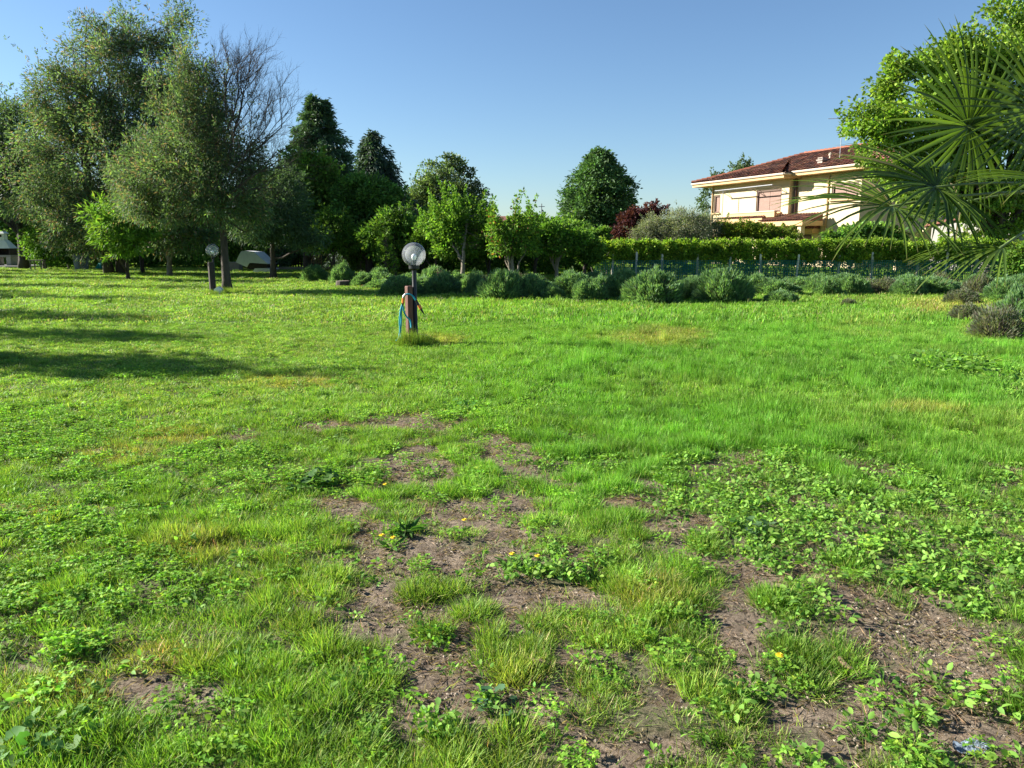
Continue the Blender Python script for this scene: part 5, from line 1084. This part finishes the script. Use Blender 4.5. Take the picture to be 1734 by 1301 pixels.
# ================================================================== PALM
palm_c = P(1880, 330, 5.5)
palm = empty('fan_palm', (palm_c[0], palm_c[1], 0), 'fan palm reaching in from the right with large spiky fronds', 'palm')
pc = np.array([palm_c[0], palm_c[1], 0.0])
MB().tube([(0, 0, -.05), (.02, 0, palm_c[2] * .5), (0, 0, palm_c[2] - .05)], [.16, .13, .12], 12).build('trunk', M['bark'], palm, smooth=True)
PCOL = ((0.075, 0.125, 0.018), (0.105, 0.165, 0.022), (0.05, 0.09, 0.016))
def frond(hub, axis, normal, R, seed, spread=300, n=40, droop=0.25, tint_=1.0, start=None, dead=0.05, cup=0.12, w=0.030):
    r = np.random.default_rng(seed); hub = np.array(hub); ax = unit(np.array(axis, float)); nn = np.array(normal, float); nn = unit(nn - ax * nn.dot(ax)); sd_ = np.cross(nn, ax)
    V = []; Q_ = []; T = []
    for i in range(n):
        th = math.radians(spread) * ((i + .5) / n - .5) + r.normal() * .03
        d = ax * math.cos(th) + sd_ * math.sin(th); ln = R * (0.80 + .24 * math.cos(th * .55)) * r.uniform(.93, 1.05)
        pr = unit(np.cross(nn, d)); bend = (r.uniform(.4, 1.5) + (1.6 if r.random() < .12 else 0)) * droop; c = np.array(PCOL[r.integers(3)]) * tint_ * r.uniform(.85, 1.2)
        if r.random() < dead: c = np.array([.25, .2, .10])
        lift = nn * r.normal() * .03 * R
        ts = [0.02, .2, .42, .6, .78, .92, 1.0]; ws = [.25, .75, 1.0, .8, .52, .28, .04]
        for t, wk in zip(ts, ws):
            p = hub + d * ln * t * (1 - .06 * bend * t) + nn * cup * ln * t * (1 - t) * 1.6 + lift * t + np.array([0, 0, -1]) * bend * ln * max(0, t - .3) ** 2 * 1.1
            hw = w * wk * (R / .6) * .5
            V += [p - pr * hw + nn * hw * .5, p, p + pr * hw + nn * hw * .5]; tipb = (t > .97)
            cc = c if not tipb else np.array([.22, .17, .07]); T += [cc] * 3
        b = len(V) - 21
        for k in range(6):
            for q in range(2): Q_.append((b + k * 3 + q, b + k * 3 + q + 1, b + k * 3 + 4 + q, b + k * 3 + 3 + q))
    V = np.array(V) - pc
    fo = link('frond', mesh_np('frond', V, np.array(Q_), M['palm'], np.array(T), smooth=True), palm)
    s = np.array(start if start is not None else [palm_c[0], palm_c[1], palm_c[2]]); m_ = (s + hub) / 2 + [0, 0, .10]
    pt = MB().tube([p - pc for p in bezier(s, m_, hub + ax * .02, 8)], list(np.linspace(.013, .007, 8)), 6)
    pm_ = pt.mesh('petiole', M['petiole'], True); link('petiole', pm_, fo)
M['petiole'] = surf('petiole', (0.13, 0.19, 0.06), .5, .2, 20, 0)
frond(P(1640, 215, 5.0), P(1640, 215, 5.0) - P(1700, 255, 5.1), (-.15, -1, .25), .68, 1, spread=325, n=50, droop=.08, dead=0, w=.024)
frond(P(1585, 318, 4.7), (-1, -.15, .12), (-.05, -.62, .9), .66, 2, spread=270, n=46, droop=.16, tint_=.95, dead=0.02, w=.024)
frond(P(1511, 350, 4.6), (-1, -.1, -.02), (-.1, -.42, 1), .66, 3, spread=220, n=38, droop=.13, dead=.12, w=.022)
frond(P(1698, 420, 4.2), (-1, -.05, -.22), (-.1, -.22, 1), .46, 4, spread=120, n=24, droop=.2, dead=0, w=.022)
frond(P(1765, 185, 4.9), (-.8, -.1, .5), (-.1, -1, .2), .62, 5, spread=320, n=46, droop=.1, dead=0, w=.024)
frond(P(1800, 320, 4.4), (-1, -.2, .1), (0, -.3, 1), .58, 6, spread=240, n=36, droop=.2, dead=0, w=.022)
frond(P(1625, 345, 5.4), (-1, .1, -.1), (0, -.4, .9), .5, 7, spread=210, n=30, droop=.16, tint_=.9, dead=.1, w=.022)
for i in range(9):
    a = i * .62 - 1.2; d = np.array([math.cos(a), math.sin(a), .45 - .1 * (i % 3)]); hb = np.array(palm_c) + d * .85
    if proj(hb[0], hb[1], hb[2])[0] < 1850: continue
    frond(hb, d, (0, 0, 1) if i % 2 else (-.3, -.3, 1), .55, 20 + i, spread=290, n=36, droop=.3)

# ================================================================== SMALL THINGS IN THE FOREGROUND
rf = np.random.default_rng(77)
def ghz(p): return float(hgt(p[0], p[1]))
def round_leaves(C, A, R_, rng, T):
    n = len(C); A = unit(A); Rn = np.tile([0, 0, 1.0], (n, 1)) + 0.4 * rng.normal(size=(n, 3)) + [-0.3, -.15, 0]
    S = unit(np.cross(A, Rn)); Nn = unit(np.cross(S, A)); R_ = np.broadcast_to(R_, (n,))[:, None]; K = 14; V = [C + A * R_ * .15]
    for k in range(K):
        th = 0.35 + (2 * math.pi - .7) * k / (K - 1); rr = 1 + .10 * math.cos(th * 6)
        V.append(C + (-A * math.cos(th) + S * math.sin(th)) * R_ * rr + A * R_ * .15 + Nn * R_ * (.16 + .10 * (k % 2) - .05))
    V = np.stack(V, 1).reshape(-1, 3); F = np.array([[0, k, k + 1, k + 2] for k in range(1, K - 1, 2)] + [[0, K - 1, K, K]])[:-1]
    F = np.vstack([F, [[0, K - 1, K, 0]]])[:-1]
    Qv = (np.arange(n)[:, None, None] * (K + 1) + F[None]).reshape(-1, 4)
    return V, Qv, np.repeat(T, K + 1, 0)
def mesh_leaf(n, L, Wd, up, cols, seed, toothed=False, r0=0.01, h=0.0):
    r = np.random.default_rng(seed); a = np.arange(n) * 2.399 + r.normal(size=n) * .2
    C = np.stack([np.cos(a) * r0, np.sin(a) * r0, np.full(n, .004) + h * r.random(n)], 1); A = np.stack([np.cos(a), np.sin(a), np.full(n, up) * r.uniform(.4, 1.3, n)], 1)
    return oval_leaves(C, A, L * r.uniform(.6, 1.1, n), Wd * r.uniform(.8, 1.2, n), r, tints(n, cols, [1] * len(cols), r, .12))
def plant(name, px, py, label, cat, n, L, Wd, up, cols, seed, flower=0, r0=.01, h=0.0):
    p = G(px, py); p[2] = ghz(p); o = empty(name, p, label, cat, rz=rf.uniform(0, 6))
    if name == 'mallow_plant':
        r = np.random.default_rng(seed); a = r.uniform(0, 6.28, n); rr = r0 * np.sqrt(r.random(n)) * 1.4; C = np.stack([rr * np.cos(a), rr * np.sin(a), .012 + h * r.random(n) * .8], 1)
        A = np.stack([np.cos(a), np.sin(a), r.normal(size=n) * .25], 1); tt = tints(n, cols, [1] * len(cols), r, .14)
        V, Qv, T = join([round_leaves(C, A, L * .42 * r.uniform(.6, 1.15, n), r, tt), stalk(C * [.2, .2, 0], C, .0012, tt, r)])
    else: V, Qv, T = mesh_leaf(n, L, Wd, up, cols, seed, r0=r0, h=h)
    link('leaves', mesh_np('leaves', V, Qv, M['leaf'], T), o, kind='stuff')
    for k in range(flower):
        fx, fy = (rf.normal() * .02, rf.normal() * .02); hh = .055 + .03 * rf.random()
        MB().tube([(fx * .3, fy * .3, 0), (fx, fy, hh)], .0018, 5).build('flower_stem', M['petiole'], o)
        mb = MB()
        for ring_, (rr, zz, m_) in enumerate(((.0175, .002, 16), (.012, .006, 12), (.006, .009, 8))):
            for q in range(m_):
                a = 2 * math.pi * q / m_ + ring_; c, s = math.cos(a), math.sin(a); w = .0032
                mb.add([(fx, fy, hh + zz * .3), (fx + c * rr * .6 - s * w, fy + s * rr * .6 + c * w, hh + zz * .8), (fx + c * rr, fy + s * rr, hh + zz), (fx + c * rr * .6 + s * w, fy + s * rr * .6 - c * w, hh + zz * .8)], [(0, 1, 2, 3)])
        mb.build('flower', M['yellow'], o)
    return o
DG = ((.05, .12, .03), (.07, .16, .035), (.09, .19, .04))
plant('dandelion', 686, 903, 'largest dark green leaf rosette on the bare soil in the middle', 'dandelion', 26, .13, .03, .35, DG, 1, h=.01)
plant('dandelion', 665, 930, 'dandelion with two yellow flowers just below the large rosette', 'dandelion', 9, .09, .02, .5, DG, 2, flower=2)
plant('dandelion', 862, 962, 'dandelion with one flower at the left of a pair by the centre clump', 'dandelion', 9, .09, .02, .5, DG, 3, flower=1)
plant('dandelion', 896, 970, 'dandelion with one flower at the right of a pair by the centre clump', 'dandelion', 8, .08, .02, .5, DG, 4, flower=1)
plant('dandelion', 1318, 1142, 'dandelion flowering alone on the soil at lower right', 'dandelion', 8, .08, .018, .4, DG, 5, flower=1)
plant('dandelion', 650, 833, 'dandelion with one small flower beyond the large rosette', 'dandelion', 8, .08, .018, .4, DG, 6, flower=1)
plant('dandelion', 783, 898, 'tiny flowering dandelion on the bare patch right of the large rosette', 'dandelion', 7, .06, .014, .3, DG, 7, flower=1)
MC = ((.12, .27, .05), (.16, .33, .06), (.09, .21, .04))
plant('mallow_plant', 540, 822, 'leafy mallow clump at the upper left edge of the bare soil', 'weed', 46, .075, .065, .3, DG, 8, r0=.09, h=.09)
plant('mallow_plant', 500, 832, 'smaller mallow clump left of the soil edge', 'weed', 22, .07, .06, .3, DG, 9, r0=.06, h=.06)
plant('mallow_plant', 95, 1262, 'mallow with large round leaves near the lower left corner', 'weed', 30, .058, .08, .1, MC, 10, r0=.11, h=.06)
plant('mallow_plant', 20, 1290, 'pale leaved mallow in the lower left corner', 'weed', 24, .06, .08, .1, ((.2, .34, .12), (.13, .28, .07)), 11, r0=.1, h=.05)
plant('mallow_plant', 1275, 905, 'grey-green mallow among weeds right of centre', 'weed', 24, .06, .055, .3, ((.12, .2, .1), (.08, .17, .06)), 12, r0=.08, h=.07)
plant('mallow_plant', 780, 693, 'pale leaved clump at the far edge of the bare patch', 'weed', 30, .07, .05, .4, MC, 13, r0=.12, h=.08)
plant('mallow_plant', 845, 1205, 'dark round leaved weed between grass clumps at bottom centre', 'weed', 12, .05, .045, .2, ((.05, .13, .06), (.1, .2, .1)), 14, r0=.06, h=.05)
for i, (px, py, n) in enumerate([(1590, 625, 60), (1640, 630, 60), (1712, 655, 50), (1555, 635, 30)]):
    plant('leafy_weed', px, py, ['dark leafy weed patch in the lush grass, left one of three', 'largest leafy weed patch in the lush grass at right', 'leafy weed patch beside the right frame edge', 'small weed just left of the leafy patches'][i], 'weed', n * 2, .085, .05, .5, WC, 20 + i, r0=.28, h=.18)
def stick(px0, py0, px1, py1, w, mat, label, name='stick'):
    a, b = G(px0, py0), G(px1, py1); a[2] = ghz(a) + .02; b[2] = ghz(b) + .02; c = (a + b) / 2
    d = b - a; s = unit(np.cross(d, [0, 0, 1.0])); mb = MB(); n = 9; V = []
    for k in range(n):
        t = k / (n - 1); p = a + d * t - c + s * math.sin(t * 5) * w * .4 + [0, 0, .006 * math.sin(t * 6)]; ww = w * (1 - .55 * abs(t - .55) * 1.6) * .5
        V += [p - s * ww + [0, 0, -w * .15], p + s * ww + [0, 0, -w * .15], p + s * ww * .7 + [0, 0, w * .3], p - s * ww * .7 + [0, 0, w * .35]]
    F = [(k * 4 + q, k * 4 + (q + 1) % 4, k * 4 + 4 + (q + 1) % 4, k * 4 + 4 + q) for k in range(n - 1) for q in range(4)] + [(3, 2, 1, 0), tuple((n - 1) * 4 + q for q in range(4))]
    tag(mb.add(V, F).build(name, M[mat], loc=c), label, 'stick')
M['driftwood'] = surf('dry_wood', (.34, .22, .14), .9, .5, 30, .6, stretch=(1, 8, 8))
stick(890, 1124, 957, 1134, .02, 'driftwood', 'flat reddish piece of dry wood lying across the grass at bottom centre')
stick(1420, 1122, 1438, 1142, .02, 'driftwood', 'short pale splinter of wood on the gravelly soil')
stick(800, 1006, 832, 992, .010, 'driftwood', 'thin twig on the bare soil below the dandelion pair')
g_ = G(1650, 1275); g_[2] = ghz(g_) + .012; V = []; F = []; r = np.random.default_rng(9)
for j in range(9):
    for i in range(12): V.append((-.06 + i * .010 + r.normal() * .003, -.04 + j * .009 + .02 * (i / 11), .007 * r.random() + .006 * math.sin(i * .9 + j) - .004))
for j in range(8):
    for i in range(11):
        if (i, j) in ((0, 0), (1, 0), (10, 7), (9, 7), (0, 7), (10, 0)): continue
        F.append((j * 12 + i, j * 12 + i + 1, j * 12 + 13 + i, j * 12 + 12 + i))
fo = MB().add(V, F).build('plastic_scrap', M['plastic_film'], loc=g_); tag(fo, 'crumpled bluish white plastic scrap half buried at lower right', 'plastic')
